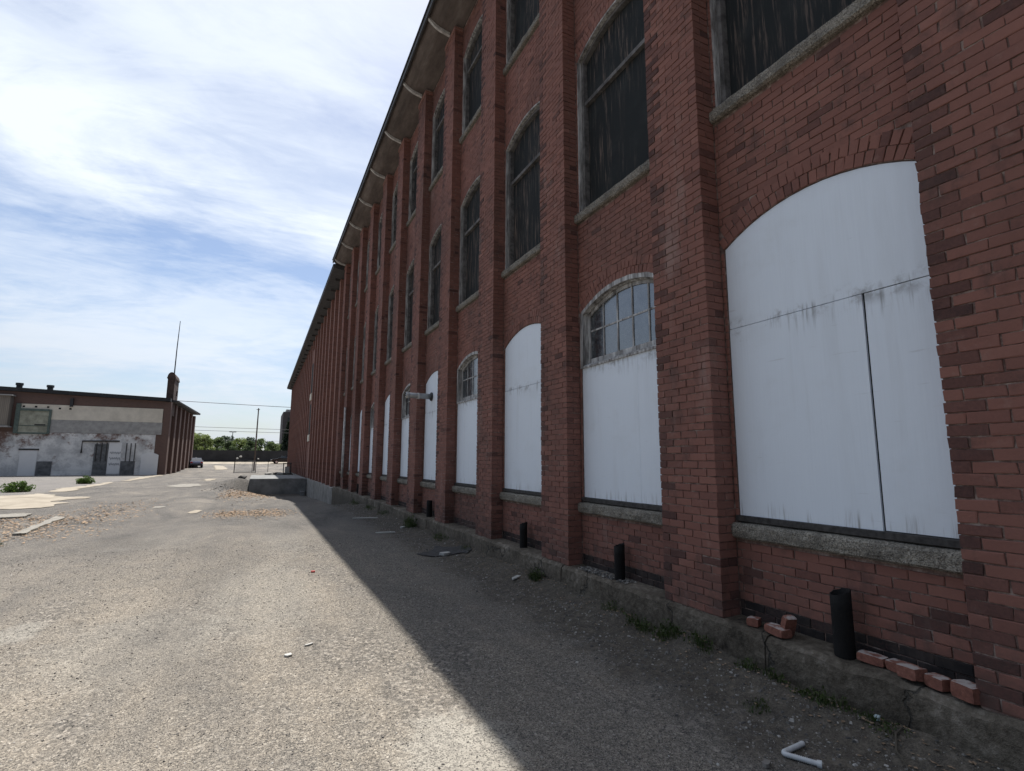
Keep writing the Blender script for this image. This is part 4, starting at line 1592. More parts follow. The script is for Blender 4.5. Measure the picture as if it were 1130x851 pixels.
# ------------------------------------------------------------------ cars
def make_car(paint, name='parked_car'):
    root = empty(name)
    W = 0.88
    prof = [(-2.2, 0.35), (-2.25, 0.62), (-2.18, 0.86), (-1.25, 0.97), (-0.95, 1.0), (-0.35, 1.0), (0.9, 1.02), (1.5, 1.03), (2.1, 0.98), (2.24, 0.8), (2.24, 0.4), (2.1, 0.3), (-2.1, 0.3)]
    m = MB()
    bm = bmesh.new()
    va = [bm.verts.new((x, -W + 0.03 * (abs(x) > 2), z)) for x, z in prof]
    vb = [bm.verts.new((x, W - 0.03 * (abs(x) > 2), z)) for x, z in prof]
    bm.faces.new(va)
    bm.faces.new(vb[::-1])
    n = len(prof)
    for i in range(n):
        bm.faces.new((va[i], vb[i], vb[(i + 1) % n], va[(i + 1) % n]))
    bmesh.ops.bevel(bm, geom=bm.edges[:], offset=0.05, segments=2, affect='EDGES')
    m.bm(bm)
    # cabin pillars and roof
    cab = [(-1.1, 0.98), (-0.35, 1.44), (0.15, 1.5), (0.9, 1.47), (1.75, 1.02)]
    bm = bmesh.new()
    va = [bm.verts.new((x, -W + 0.07 + 0.16 * (z > 1.2), z)) for x, z in cab]
    vb = [bm.verts.new((x, W - 0.07 - 0.16 * (z > 1.2), z)) for x, z in cab]
    n = len(cab)
    for i in (1, 2):
        bm.faces.new((va[i], vb[i], vb[i + 1], va[i + 1]))
    bm.faces.new(va)
    bm.faces.new(vb[::-1])
    m.bm(bm)
    link('body', m.mesh('body', paint), root)
    gl = MB()
    gl.add([(-1.08, -W + 0.1, 1.0), (-1.08, W - 0.1, 1.0), (-0.36, W - 0.25, 1.43), (-0.36, -W + 0.25, 1.43)], [(0, 1, 2, 3)])
    link('windscreen', gl.mesh('windscreen', 'car_glass'), root)
    gl = MB()
    gl.add([(1.74, -W + 0.1, 1.03), (1.74, W - 0.1, 1.03), (0.92, W - 0.25, 1.462), (0.92, -W + 0.25, 1.462)], [(0, 1, 2, 3)])
    link('rear_window', gl.mesh('rear_window', 'car_glass'), root)
    for s_ in (-1, 1):
        gl = MB()
        yb_, yt = s_ * (W - 0.06), s_ * (W - 0.21)
        gl.add([(-0.85, yb_, 1.05), (0.25, yb_, 1.05), (0.25, yt, 1.41), (-0.3, yt, 1.38)], [(0, 1, 2, 3)])
        gl.add([(0.32, yb_, 1.05), (1.4, yb_, 1.06), (0.9, yt, 1.39), (0.32, yt, 1.41)], [(0, 1, 2, 3)])
        link('side_window', gl.mesh('side_window', 'car_glass'), root)
        for x in (-1.4, 1.38):
            wl = MB()
            wl.tube([(x, s_ * (W - 0.2), 0.32), (x, s_ * (W + 0.01), 0.32)], 0.32, 18)
            wo = link('wheel', wl.mesh('wheel', 'tyre'), root)
            rm = MB()
            rm.tube([(x, s_ * (W + 0.005), 0.32), (x, s_ * (W + 0.025), 0.32)], 0.2, 14)
            link('rim', rm.mesh('rim', 'chrome'), wo)
        hl = MB()
        hl.box(-2.265, -2.1, s_ * 0.66 - 0.16, s_ * 0.66 + 0.16, 0.64, 0.79, bevel=0.02)
        link('headlight', hl.mesh('headlight', 'chrome'), root)
        tl = MB()
        tl.box(2.15, 2.262, s_ * 0.68 - 0.15, s_ * 0.68 + 0.15, 0.72, 0.92, bevel=0.02)
        link('tail_light', tl.mesh('tail_light', 'tail_light'), root)
        mr = MB()
        mr.box(-0.75, -0.62, s_ * (W + 0.08) - 0.09, s_ * (W + 0.08) + 0.09, 1.0, 1.13, bevel=0.02)
        link('mirror', mr.mesh('mirror', paint), root)
    bp = MB()
    bp.box(2.2, 2.31, -0.8, 0.8, 0.36, 0.56, bevel=0.03)
    bp.box(-2.31, -2.2, -0.8, 0.8, 0.36, 0.56, bevel=0.03)
    link('bumper', bp.mesh('bumper', 'car_black'), root)
    return root


c1 = make_car('car_paint')
c1.location = (-8.65, 96.5, gz(-8.65, 96.5))
c1.rotation_euler.z = R(-83)
tag(c1, 'dark blue car standing at the far corner of the left warehouse', 'car')
c2 = make_car('car_black')
c2.location = (4.6, 110.0, gz(4.6, 110))
c2.rotation_euler.z = R(6)
tag(c2, 'black car parked by the far fence, half hidden by the mill', 'car')


# ------------------------------------------------------------------ debris near the dock
def chunk(name, r, loc, mat, sq=(1, 1, 0.6), seed=0, parent=None):
    bm = bmesh.new()
    bmesh.ops.create_icosphere(bm, subdivisions=2, radius=r)
    for v in bm.verts:
        v.co *= 1 + 0.5 * mnoise.noise(v.co * (1.3 / r) + Vector((seed, seed * 2, 0)))
        v.co.x *= sq[0]
        v.co.y *= sq[1]
        v.co.z *= sq[2]
    m = MB()
    m.bm(bm, Matrix.Translation(loc))
    return m.build(name, mat, parent)


rp_ = empty('debris_heap', (2.0, 62.0, 0.0))
tag(rp_, 'low heap of broken concrete and scrap behind the loading dock', 'debris heap')
for i in range(9):
    x, y = random.uniform(-1.5, 1.3), random.uniform(-1.5, 1.8)
    o = chunk('rubble_chunk', random.uniform(0.2, 0.42), (x, y, 0.15), 'rubble' if i % 3 else 'dark_timber', (1.3, 1, 0.7), i, rp_)
tb = empty('metal_stand', (2.9, 60.5, 0.0))
tag(tb, 'dark metal stand with a pale box against the mill wall behind the dock', 'stand')
m = MB()
for x in (-0.35, 0.35):
    for y in (-0.3, 0.3):
        m.tube([(x, y, 0), (x, y, 1.35)], 0.04, 6)
m.box(-0.42, 0.42, -0.36, 0.36, 1.35, 1.43)
m.box(-0.36, 0.36, -0.31, 0.31, 0.32, 0.37)
link('frame', m.mesh('frame', 'steel_dark'), tb)
m = MB()
m.box(-0.2, 0.22, -0.25, 0.25, 0.37, 1.05, bevel=0.02)
link('box', m.mesh('box', 'white_chip'), tb)
o = chunk('stone', 0.24, (-0.95, 47.6, gz(-0.95, 47.6) + 0.1), 'dark_timber', (1.3, 1, 0.7), 4)
tag(o, 'dark stone lying just left of the dock corner', 'stone')


# ------------------------------------------------------------------ trees
def leaf_cloud(mb, centre, rad, n, size, rng, squash=0.8):
    for _ in range(n):
        while True:
            p = Vector((rng.uniform(-1, 1), rng.uniform(-1, 1), rng.uniform(-1, 1)))
            if 0.35 < p.length < 1:
                break
        p = Vector((p.x * rad, p.y * rad, p.z * rad * squash)) + centre
        a = Vector((rng.gauss(0, 1), rng.gauss(0, 1), rng.gauss(0, 1))).normalized()
        b = a.cross(Vector((rng.gauss(0, 1), rng.gauss(0, 1), rng.gauss(0, 1)))).normalized()
        s = size * rng.uniform(0.6, 1.3)
        mb.add([p - a * s, p + b * s * 0.55, p + a * s, p - b * s * 0.55], [(0, 1, 2, 3)])


def tree_meshes(seed, h, spread, leafm, nclump=22, per=90, size=0.22):
    rng = random.Random(seed)
    t = MB()
    t.tube([(0, 0, -0.2), (0.05, 0, h * 0.3), (0.0, 0.1, h * 0.62), (0.1, 0, h * 0.85)], [0.22, 0.17, 0.1, 0.04], 7)
    c = MB()
    for i in range(nclump):
        a = rng.uniform(0, 6.28)
        zz = rng.uniform(0.28, 1.0)
        rr = spread * math.sqrt(rng.random()) * (1.0 - 0.75 * max(0, zz - 0.55) / 0.45)
        p = Vector((rr * math.cos(a), rr * math.sin(a), h * zz * 0.92))
        leaf_cloud(c, p, rng.uniform(0.55, 1.1) * h / 7, per, size, rng)
        t.tube([(0.02, 0.03, max(h * 0.2, p.z - h * 0.25)), p * 0.6 + Vector((0, 0, p.z * 0.32)), p], [0.06, 0.04, 0.015], 4)
    return t.mesh('trunk', 'bark'), c.mesh('crown', leafm)


def conifer_meshes(seed, h, spread):
    rng = random.Random(seed)
    t = MB()
    t.tube([(0, 0, -0.2), (0, 0, h)], [0.25, 0.03], 7)
    c = MB()
    n = 26
    for i in range(n):
        z = h * (0.1 + 0.88 * i / n)
        rr = spread * (1 - i / n) * rng.uniform(0.75, 1.1) + 0.15
        for q in range(8):
            a = q * 0.785 + i * 0.5 + rng.uniform(-0.2, 0.2)
            for s_ in range(9):
                f = (s_ + 1) / 9
                p = Vector((math.cos(a) * rr * f, math.sin(a) * rr * f, z - rr * 0.25 * f + rng.uniform(-0.12, 0.12)))
                leaf_cloud(c, p, 0.2, 3, 0.2, rng)
    return t.mesh('trunk', 'bark'), c.mesh('crown', 'conifer')


VAR = [tree_meshes(1, 7.0, 3.0, 'leaf_light', 30), tree_meshes(2, 6.5, 2.8, 'leaf_mid', 28), tree_meshes(3, 6.0, 2.7, 'leaf_dark', 28),
       tree_meshes(4, 7.5, 3.2, 'leaf_mid', 32), tree_meshes(5, 6.0, 3.0, 'leaf_far', 24)]


def tree(v, x, y, sc, rz, label, kind='leafy_tree'):
    t = empty(kind, (x, y, gz(x, y)), rz)
    t.scale = (sc, sc, sc)
    link('trunk', VAR[v][0], t)
    link('crown', VAR[v][1], t)
    tag(t, label, 'tree', 'trees beyond the screened fence')
    return t


tree(0, -14.6, 136, 1.05, 0.3, 'bright green tree rising beside the warehouse side wall')
tree(0, -11.2, 133, 0.92, 2.0, 'bright green tree just right of the tallest bright one')
tree(1, -8.4, 138, 0.86, 1.0, 'mid green tree above the dark blue car, behind the fence')
tree(2, -6.1, 134, 0.78, 4.0, 'dark rounded tree at the foot of the parking lot lamp')
tree(0, -3.9, 139, 0.84, 5.0, 'light green tree right of the parking lot lamp')
tree(2, -1.6, 135, 0.82, 0.7, 'dark tree left of the utility pole')
tree(3, 0.6, 138, 0.74, 2.6, 'mid green tree showing behind the utility pole')
tree(1, 2.9, 134, 0.70, 3.7, 'low green tree right of the utility pole')
tree(0, 4.6, 140, 0.66, 1.9, 'low pale tree beside the dark conifer')
tree(2, -17.5, 139, 0.9, 1.4, 'dark tree mostly hidden by the warehouse side wall')
for i, (x, y, s) in enumerate(((-16, 205, 1.45), (-9.5, 200, 1.42), (-3.0, 204, 1.4), (3.5, 206, 1.2))):
    t_ = tree(4, x, y, s, i * 1.3, ['bluish far tree behind the brightest trees', 'bluish far tree behind the parking lot lamp',
                                    'bluish far tree left of the utility pole, on the skyline', 'bluish far tree right of the utility pole, on the skyline'][i])
tm, cm = conifer_meshes(9, 9.6, 2.1)
t = empty('conifer_tree', (6.1, 132, gz(6, 132)))
link('trunk', tm, t)
link('crown', cm, t)
tag(t, 'dark conifer in front of the dark tower block', 'tree')
# dark tower block
tw = empty('tower_block', (12.5, 152, 1.3))
tag(tw, 'dark tall block partly hidden behind the end of the mill', 'building')
m = MB()
m.box(-7.3, 8, -8, 8, -0.3, 12.6)
link('wall', m.mesh('wall', 'tower_wall'), tw)
m = MB()
m.box(-6.6, 7, -7, 7, 12.6, 13.3)
link('roof', m.mesh('roof', 'grey_panel'), tw)
m = MB()
for zf_ in range(3):
    for i in range(5):
        m.box(-6.2 + i * 2.9, -5.0 + i * 2.9, -8.06, -7.99, 1.6 + zf_ * 3.8, 3.6 + zf_ * 3.8)
link('window_band', m.mesh('window_band', 'car_glass'), tw)


# ------------------------------------------------------------------ plants near the wall and in the yard
def blade(mb, base, h, lean, az, w, rng):
    d = Vector((math.cos(az), math.sin(az), 0))
    s_ = Vector((-d.y, d.x, 0)) * w
    p1 = base + Vector((0, 0, h * 0.55)) + d * lean * 0.3
    p2 = base + Vector((0, 0, h)) + d * lean
    mb.add([base - s_, base + s_, p1 + s_ * 0.7, p1 - s_ * 0.7, p2], [(0, 1, 2, 3), (3, 2, 4)])


def weed(x, y, r, h, n, label, broad=0.3, seed=0, ry=None):
    rng = random.Random(seed)
    ry = ry or r
    z0 = gz(x, y)
    g = MB()
    lf = MB()
    for i in range(int(n * 0.75)):
        a = rng.uniform(0, 6.28)
        q = rng.random() ** 0.75
        b = Vector((q * r * math.cos(a), q * ry * math.sin(a), 0))
        b.z = gz(x + b.x, y + b.y) - z0 - 0.01
        if x + b.x > XL - 0.03:
            continue
        hh = h * rng.uniform(0.4, 1.1) * (1 - 0.4 * q)
        if rng.random() < broad:
            for _ in range(2):
                p = b + Vector((rng.uniform(-0.03, 0.03), rng.uniform(-0.03, 0.03), hh * rng.uniform(0.2, 0.9)))
                leaf_cloud(lf, p, 0.02, 1, 0.010 + 0.035 * h, rng)
        blade(g, b, hh, hh * rng.uniform(0.1, 0.8), rng.uniform(0, 6.28), 0.002 + 0.004 * h, rng)
    g.add(lf.v, lf.f)
    t = g.build('weed', 'grass_blade', None, (x, y, z0))
    tag(t, label, 'weed', 'weeds along the foot of the mill')
    return t


weed(3.60, 4.45, 0.09, 0.17, 190, 'grass tuft at the near side of the second pilaster foot', 0.35, 1, 0.22)
weed(3.60, 4.05, 0.09, 0.19, 190, 'grass tuft under the left edge of the second pilaster', 0.4, 2, 0.18)
weed(3.62, 3.66, 0.08, 0.15, 150, 'grass tuft at the right corner of the second pilaster', 0.3, 3, 0.15)
weed(3.63, 4.95, 0.08, 0.13, 110, 'thin grass tuft below the second window sill', 0.2, 4, 0.25)
weed(3.62, 6.7, 0.09, 0.22, 150, 'leafy weed at the foot of the third pilaster', 0.6, 5, 0.15)
weed(3.55, 13.2, 0.13, 0.42, 200, 'tall leafy weed against the ledge below the flue', 0.7, 6, 0.3)
weed(3.60, 10.9, 0.1, 0.2, 120, 'low weed against the ledge at the fifth pilaster', 0.4, 7, 0.4)
weed(3.62, 3.15, 0.07, 0.12, 100, 'sparse weed under the single half brick', 0.4, 8, 0.12)
weed(3.63, 2.92, 0.06, 0.11, 90, 'sparse weed under the leaning bricks', 0.4, 9, 0.10)
weed(3.26, 2.78, 0.10, 0.07, 170, 'flat grass tuft growing out on the gravel', 0.1, 10)
weed(3.60, 2.52, 0.10, 0.11, 200, 'mossy weed clump below the black standpipe', 0.4, 11, 0.22)
weed(3.62, 2.2, 0.08, 0.07, 140, 'dark low moss clump below the pair of loose bricks', 0.4, 12, 0.2)
weed(3.58, 16.5, 0.12, 0.2, 130, 'scrubby weed by the seventh pilaster', 0.4, 13, 0.7)
weed(3.58, 18.7, 0.14, 0.22, 130, 'scrubby weed by the eighth pilaster', 0.4, 14, 0.7)
weed(3.55, 21.6, 0.16, 0.25, 130, 'scrubby weed near the far end of the ledge', 0.4, 15, 0.8)
weed(3.6, 9.4, 0.09, 0.14, 90, 'low weed beside the black rubber sheet', 0.3, 16, 0.3)


def shrub(x, y, r, h, seed, label):
    rng = random.Random(seed)
    t = empty('shrub', (x, y, gz(x, y)))
    c, st = MB(), MB()
    for i in range(46):
        a = rng.uniform(0, 6.28)
        q = math.sqrt(rng.random())
        p = Vector((math.cos(a) * r * q, math.sin(a) * r * q * 0.7, h * rng.uniform(0.15, 1.0) * (1 - 0.45 * q)))
        leaf_cloud(c, p, 0.16, 26, 0.06, rng)
        st.tube([(p.x * 0.2, p.y * 0.2, -0.02), p * 0.6, p], [0.012, 0.009, 0.004], 4)
    link('crown', c.mesh('crown', 'shrub_leaf'), t)
    link('stems', st.mesh('stems', 'twig'), t).name = 'stem_cluster'
    tag(t, label, 'shrub', 'green shrubs on the bare yard')


shrub(-11.3, 36.6, 0.62, 0.58, 21, 'wide green shrub on the grey yard nearest the pale slab')
shrub(-10.95, 47.3, 0.42, 0.55, 22, 'smaller upright green shrub close to the white warehouse wall')
weed(-4.62, 14.0, 0.25, 0.2, 160, 'grass tuft among the dead leaves at the yard edge', 0.2, 31)


# ------------------------------------------------------------------ things on the ledge
def brick_thing(x, y, rz, label, size=(0.2, 0.095, 0.06), rx=0.0, ry=0.0, z=None, seed=0, group='loose bricks on the ledge'):
    bm = bmesh.new()
    bmesh.ops.create_cube(bm, size=1.0)
    for v in bm.verts:
        v.co = Vector((v.co.x * size[0], v.co.y * size[1], v.co.z * size[2]))
    bmesh.ops.subdivide_edges(bm, edges=bm.edges[:], cuts=3, use_grid_fill=True)
    for v in bm.verts:
        n = mnoise.noise(v.co * 22 + Vector((seed * 3.7, 0, 0)))
        v.co *= 1 + 0.06 * n
        c = abs(v.co.x) / size[0] + abs(v.co.y) / size[1] + abs(v.co.z) / size[2]
        if c > 1.3:
            v.co *= 0.94 + 0.05 * n
    m = MB()
    m.bm(bm)
    o = m.build('loose_brick', 'loose_brick')
    hz = size[2] / 2 if not (rx or ry) else (abs(math.sin(ry)) * size[0] + abs(math.cos(ry)) * size[2]) / 2
    o.location = (x, y, (LEDGE + 0.008 if z is None else z) + hz)
    o.rotation_euler = (rx, ry, rz)
    tag(o, label, 'brick', group)
    return o


brick_thing(3.865, 3.28, 0.4, 'single half brick left of the leaning pair on the ledge', (0.10, 0.09, 0.058), seed=1)
brick_thing(3.83, 3.03, 1.35, 'flat brick lying under a tilted one on the ledge', seed=2)
brick_thing(3.875, 2.965, 1.2, 'brick standing tilted on end against the wall', (0.15, 0.09, 0.058), ry=R(68), seed=3)
brick_thing(3.90, 2.345, 1.62, 'dark brick right beside the black standpipe', (0.17, 0.09, 0.055), seed=4)
brick_thing(3.90, 2.165, 1.55, 'brick with a mortar whitened top beside the standpipe brick', (0.15, 0.095, 0.058), seed=5)
brick_thing(3.83, 2.07, 1.25, 'red brick tilted outward in the middle of the loose row', (0.14, 0.09, 0.07), ry=R(6), seed=6)
brick_thing(3.84, 1.93, 1.35, 'broken red brick just left of the ledge corner brick', (0.11, 0.09, 0.066), seed=7)
brick_thing(3.815, 1.768, 1.3, 'large pale topped brick at the corner of the nearest pilaster', (0.13, 0.10, 0.085), seed=8)


def standpipe(x, y, h, r, label, torn=True, seed=0):
    n = 20
    rng = random.Random(seed)
    m = MB()
    rings = []
    zs = [0, h * 0.35, h * 0.7, h]
    vs = []
    for inner in (0, 1):
        rr = r - (0.008 if inner else 0)
        for q, z in enumerate(zs):
            for i in range(n):
                a = 2 * math.pi * i / n
                zz = z
                if q == 3 and torn:
                    zz = h * (0.96 + 0.05 * math.sin(a * 1 + 2.2) + 0.02 * mnoise.noise(Vector((a * 2, seed, 0))))
                vs.append((rr * math.cos(a) * (1 + 0.02 * q * 0), rr * math.sin(a), zz))
    fs = []
    for inner in (0, 1):
        o_ = inner * 4 * n
        for q in range(3):
            for i in range(n):
                j = (i + 1) % n
                f = (o_ + q * n + i, o_ + q * n + j, o_ + (q + 1) * n + j, o_ + (q + 1) * n + i)
                fs.append(f if not inner else f[::-1])
    for i in range(n):
        j = (i + 1) % n
        fs.append((3 * n + i, 3 * n + j, 7 * n + j, 7 * n + i))
    m.add(vs, fs)
    o = m.build('standpipe', 'cast_iron', None, (x, y, LEDGE - 0.005), True)
    tag(o, label, 'pipe', 'black iron pipe stubs on the ledge')
    return o


standpipe(3.885, 2.53, 0.46, 0.068, 'wide black pipe stub with torn rim on the nearest ledge', True, 1)
standpipe(3.90, 5.15, 0.42, 0.062, 'black pipe stub on the ledge under the second window', True, 2)
standpipe(3.90, 7.62, 0.41, 0.062, 'black pipe stub on the ledge under the third window', True, 3)
standpipe(3.91, 12.75, 0.40, 0.072, 'black pipe stub on the ledge under the fifth window', False, 4)
standpipe(3.91, 22.9, 0.40, 0.065, 'black pipe stub far along the ledge under the ninth window', False, 5)

# bent white corrugated hose
m = MB()
A_, B_, C_ = Vector((3.115, 2.335, 0)), Vector((2.885, 2.31, 0)), Vector((2.985, 2.155, 0))
path = []
for i in range(61):
    t_ = i / 60
    if t_ < 0.3:
        p = A_.lerp(B_, t_ / 0.3 * 0.82)
    elif t_ < 0.5:
        q = (t_ - 0.3) / 0.2
        p0, p1, p2 = A_.lerp(B_, 0.82), B_, B_.lerp(C_, 0.22)
        p = p0.lerp(p1, q).lerp(p1.lerp(p2, q), q)
    else:
        p = B_.lerp(C_, 0.22 + 0.78 * (t_ - 0.5) / 0.5)
    path.append(p)
pts, rad = [], []
for i, p in enumerate(path):
    pts.append((p.x, p.y, gz(p.x, p.y) + 0.017))
    rad.append(0.0165 if i % 2 else 0.0125)
m.tube(pts, rad, 12)
tag(m.build('plastic_hose', 'white_plastic', smooth=True), 'bent white corrugated plastic hose lying on the gravel', 'hose')
hz_ = bpy.data.objects['plastic_hose']
m = MB()
e = Vector(pts[-1])
dr = (C_ - B_).normalized()
m.tube([e - dr * 0.005, e + dr * 0.02], [0.019, 0.021], 12)
link('hose_end', m.mesh('hose_end', 'white_plastic'), hz_)


def litter(x, y, sx, sy, mat, label, cat, name, rz=0.0, h=0.012, seed=0):
    m = MB()
    n = 9
    pts = []
    for i in range(n):
        a = 2 * math.pi * i / n
        q = 1 + 0.25 * mnoise.noise(Vector((math.cos(a) * 2, math.sin(a) * 2, seed)))
        sq = max(abs(math.cos(a)), abs(math.sin(a)))
        pts.append((sx / 2 * math.cos(a) / sq * q, sy / 2 * math.sin(a) / sq * q))
    m.add([(a, b, 0) for a, b in pts] + [(a * 0.96, b * 0.96, h) for a, b in pts],
          [tuple(range(n))[::-1], tuple(range(n, 2 * n))] + [(i, (i + 1) % n, (i + 1) % n + n, i + n) for i in range(n)])
    o = m.build(name, mat, None, (x, y, gz(x, y) + 0.004))
    o.rotation_euler.z = rz
    tag(o, label, cat)
    return o


litter(3.66, 2.21, 0.05, 0.035, 'blue_chip', 'small pale blue chip lying at the foot of the ledge', 'chip', 'plastic_chip', 0.3, 0.02)
draped('rubber_sheet', [(2.8, 9.75), (3.0, 9.3), (3.3, 9.5), (3.55, 9.05), (3.68, 9.2), (3.66, 9.9), (3.5, 9.8), (3.3, 10.3), (3.1, 9.9)], 'rubber', 0.014, 0.05, 0.2, None, 'ragged flat black rubber sheet lying against the ledge', 'rubber sheet')
litter(3.2, 9.4, 0.2, 0.14, 'white_chip', 'crumpled white rag on the black rubber sheet', 'rag', 'rag', 0.2, 0.05, 6)
litter(0.89, 8.89, 0.06, 0.05, 'red_chip', 'small red scrap on the sunlit gravel by the shadow edge', 'scrap', 'red_scrap', 0, 0.02, 2)
litter(0.36, 5.28, 0.06, 0.055, 'white_chip', 'pale square chip on the sunlit drive', 'chip', 'cement_chip', 0.3, 0.012, 1)
litter(0.55, 5.50, 0.08, 0.022, 'white_chip', 'thin pale sliver beside the square chip on the drive', 'chip', 'cement_chip', 0.5, 0.01, 7)
litter(3.0, 16.2, 0.75, 0.1, 'white_chip', 'long white board scrap by the weeds near the mill', 'board', 'board_scrap', -0.25, 0.02, 5)
litter(2.9, 13.0, 0.45, 0.1, 'white_chip', 'short white board scrap below the tall weed', 'board', 'board_scrap', -0.2, 0.02, 9)
litter(3.4, 13.3, 0.14, 0.1, 'white_chip', 'white crumpled scrap at the foot of the tall weed', 'scrap', 'paper_scrap', 0.4, 0.04, 11)
litter(2.72, 2.28, 0.06, 0.035, 'gravel', 'pale flat pebble left of the white hose', 'stone', 'stone', 0.4, 0.02, 12)
litter(3.45, 6.95, 0.32, 0.07, 'white_chip', 'grey wood sliver by the third pilaster weed', 'stick', 'wood_sliver', 0.7, 0.015, 13)
litter(3.62, 2.52, 0.12, 0.02, 'slab', 'tan stick lying in the moss by the standpipe', 'stick', 'wood_sliver', -0.9, 0.015, 14)
# long dead stem by the ledge
m = MB()
pts = []
for (x, y) in ((3.36, 1.88), (3.47, 2.0), (3.58, 2.06), (3.66, 2.06), (3.695, 2.10)):
    pts.append((x, y, gz(x, y) + 0.016))
m.tube(pts, [0.004, 0.006, 0.007, 0.006, 0.003], 6)
tag(m.build('dead_stem', 'twig'), 'long curved dead stem lying by the ledge', 'stem')
# a collapsed kerb at the left of the drive
for P_, lab in (([(-4.92, 16.0), (-5.09, 18.18), (-5.31, 20.3), (-4.95, 19.9), (-4.86, 17.8), (-4.66, 15.9)], 'broken pale kerb stone edging the dead leaves'),
                ([(-7.4, 21.0), (-6.69, 21.79), (-6.3, 21.62), (-6.09, 20.51), (-6.5, 20.36), (-7.4, 20.3)], 'flat pale kerb remnant at the left edge of the yard')):
    n = len(P_)
    m = MB()
    zt = 0.05
    Q_ = []
    for i in range(n):
        for k_ in range(5):
            f_ = k_ / 5
            a_, b_ = P_[i], P_[(i + 1) % n]
            Q_.append((a_[0] + (b_[0] - a_[0]) * f_ + random.uniform(-0.05, 0.05), a_[1] + (b_[1] - a_[1]) * f_ + random.uniform(-0.08, 0.08)))
    P_, n = Q_, len(Q_)
    m.add([(a, b, gz(a, b) - 0.1) for a, b in P_] + [(a, b, gz(a, b) + zt) for a, b in P_], [tuple(range(n))[::-1], tuple(range(n, 2 * n))] + [(i, (i + 1) % n, (i + 1) % n + n, i + n) for i in range(n)])
    tag(m.build('kerb_stone', 'cement'), lab, 'kerb')


# ------------------------------------------------------------------ scatter: gravel and dead leaves (stuff)
def scatter(name, n, fn, mat, leaf=False, seed=1):
    rng = random.Random(seed)
    tmpl = [(-1, -1, 0), (1, -1, 0), (1, 1, 0), (-1, 1, 0), (-0.6, -0.7, 1), (0.7, -0.5, 1), (0.5, 0.7, 1), (-0.7, 0.5, 1)]
    tf = [(4, 5, 6, 7), (0, 1, 5, 4), (1, 2, 6, 5), (2, 3, 7, 6), (3, 0, 4, 7)]
    V, F = [], []
    for i in range(n):
        x, y, s, zoff = fn(rng)
        z = gz(x, y) + zoff if zoff < 0.2 else zoff
        a = rng.uniform(0, 6.28)
        ca, sa = math.cos(a), math.sin(a)
        sx, sy, sz = s * rng.uniform(0.6, 1.2), s * rng.uniform(0.5, 1.0), s * rng.uniform(0.5, 1.1)
        o = len(V)
        if leaf:
            c = rng.uniform(-0.5, 0.9)
            for px, py, pz in ((-1, 0, 0.1), (0, -0.6, 0.5 * c), (1, 0, 0.3), (0, 0.6, 0.6 * c + 0.2)):
                V.append((x + (px * ca - py * sa) * s, y + (px * sa + py * ca) * s, z + (pz + 0.25) * s * 0.8))
            F.append((o, o + 1, o + 2, o + 3))
        else:
            j = [rng.uniform(0.75, 1.2) for _ in range(8)]
            for (px, py, pz), q in zip(tmpl, j):
                V.append((x + (px * sx * ca - py * sy * sa) * q, y + (px * sx * sa + py * sy * ca) * q, z - sz * 0.3 + pz * sz * q))
            F += [tuple(o + k for k in f) for f in tf]
    me = bpy.data.meshes.new(name)
    me.from_pydata(V, [], F)
    me.materials.append(MATS[mat])
    ob = link(name, me)
    tag(ob, kind='stuff')
    return ob


def g_near(rng):
    y = 1.5 + 11 * rng.random() ** 1.5
    return rng.uniform(-0.2 - y * 0.62, 3.68), y, 0.0022 + 0.005 * rng.random() ** 4 + 0.0004 * y, 0.0


def g_edge(rng):
    y = 1.5 + 22 * rng.random() ** 1.4
    x = min(3.69, 3.18 + rng.gauss(0, 0.22))
    return x, y, 0.003 + 0.013 * rng.random() ** 3.5, 0.0


def g_ledge(rng):
    return rng.uniform(3.80, 3.99), rng.uniform(4.95, 5.95), rng.uniform(0.008, 0.018), LEDGE + 0.01


def g_mound(rng):
    y = rng.uniform(34, 46)
    return -0.9 + rng.gauss(0, 0.8), y, 0.012 + 0.05 * rng.random() ** 3, 0.0


scatter('gravel', 26000, g_near, 'gravel', seed=5)
scatter('gravel', 9000, g_edge, 'gravel', seed=6)
scatter('gravel', 260, g_ledge, 'gravel', seed=7)
scatter('gravel', 900, g_mound, 'gravel', seed=8)


def l_left(rng):
    t_ = rng.random()
    x = -7.6 + 3.4 * t_ + rng.gauss(0, 0.7)
    y = 15.0 + 5.5 * rng.random() + rng.gauss(0, 0.6)
    return x, y, rng.uniform(0.018, 0.055), 0.005


def l_mid(rng):
    return -4.4 + rng.gauss(0, 0.6), 22.0 + rng.gauss(0, 2.5), rng.uniform(0.03, 0.06), 0.005


def l_pit(rng):
    return rng.uniform(-1.4, 0.6) + rng.gauss(0, 0.2), 30.5 + rng.gauss(0, 2.2), rng.uniform(0.03, 0.07), 0.005


def l_pit2(rng):
    return rng.uniform(-1.1, 0.9) + rng.gauss(0, 0.2), 19.3 + rng.gauss(0, 0.7), rng.uniform(0.02, 0.05), 0.005


def l_wall(rng):
    y = 1.5 + 20 * rng.random() ** 1.5
    return min(3.69, 3.58 + rng.gauss(0, 0.12)), y, rng.uniform(0.006, 0.02), 0.003


scatter('dead_leaves', 800, l_wall, 'dry_leaf', True, 17)
scatter('dead_leaves', 2600, l_left, 'dry_leaf', True, 11)
scatter('dead_leaves', 500, l_mid, 'dry_leaf', True, 12)
scatter('dead_leaves', 1400, l_pit, 'dry_leaf', True, 13)
scatter('dead_leaves', 1300, l_pit2, 'dry_leaf', True, 14)

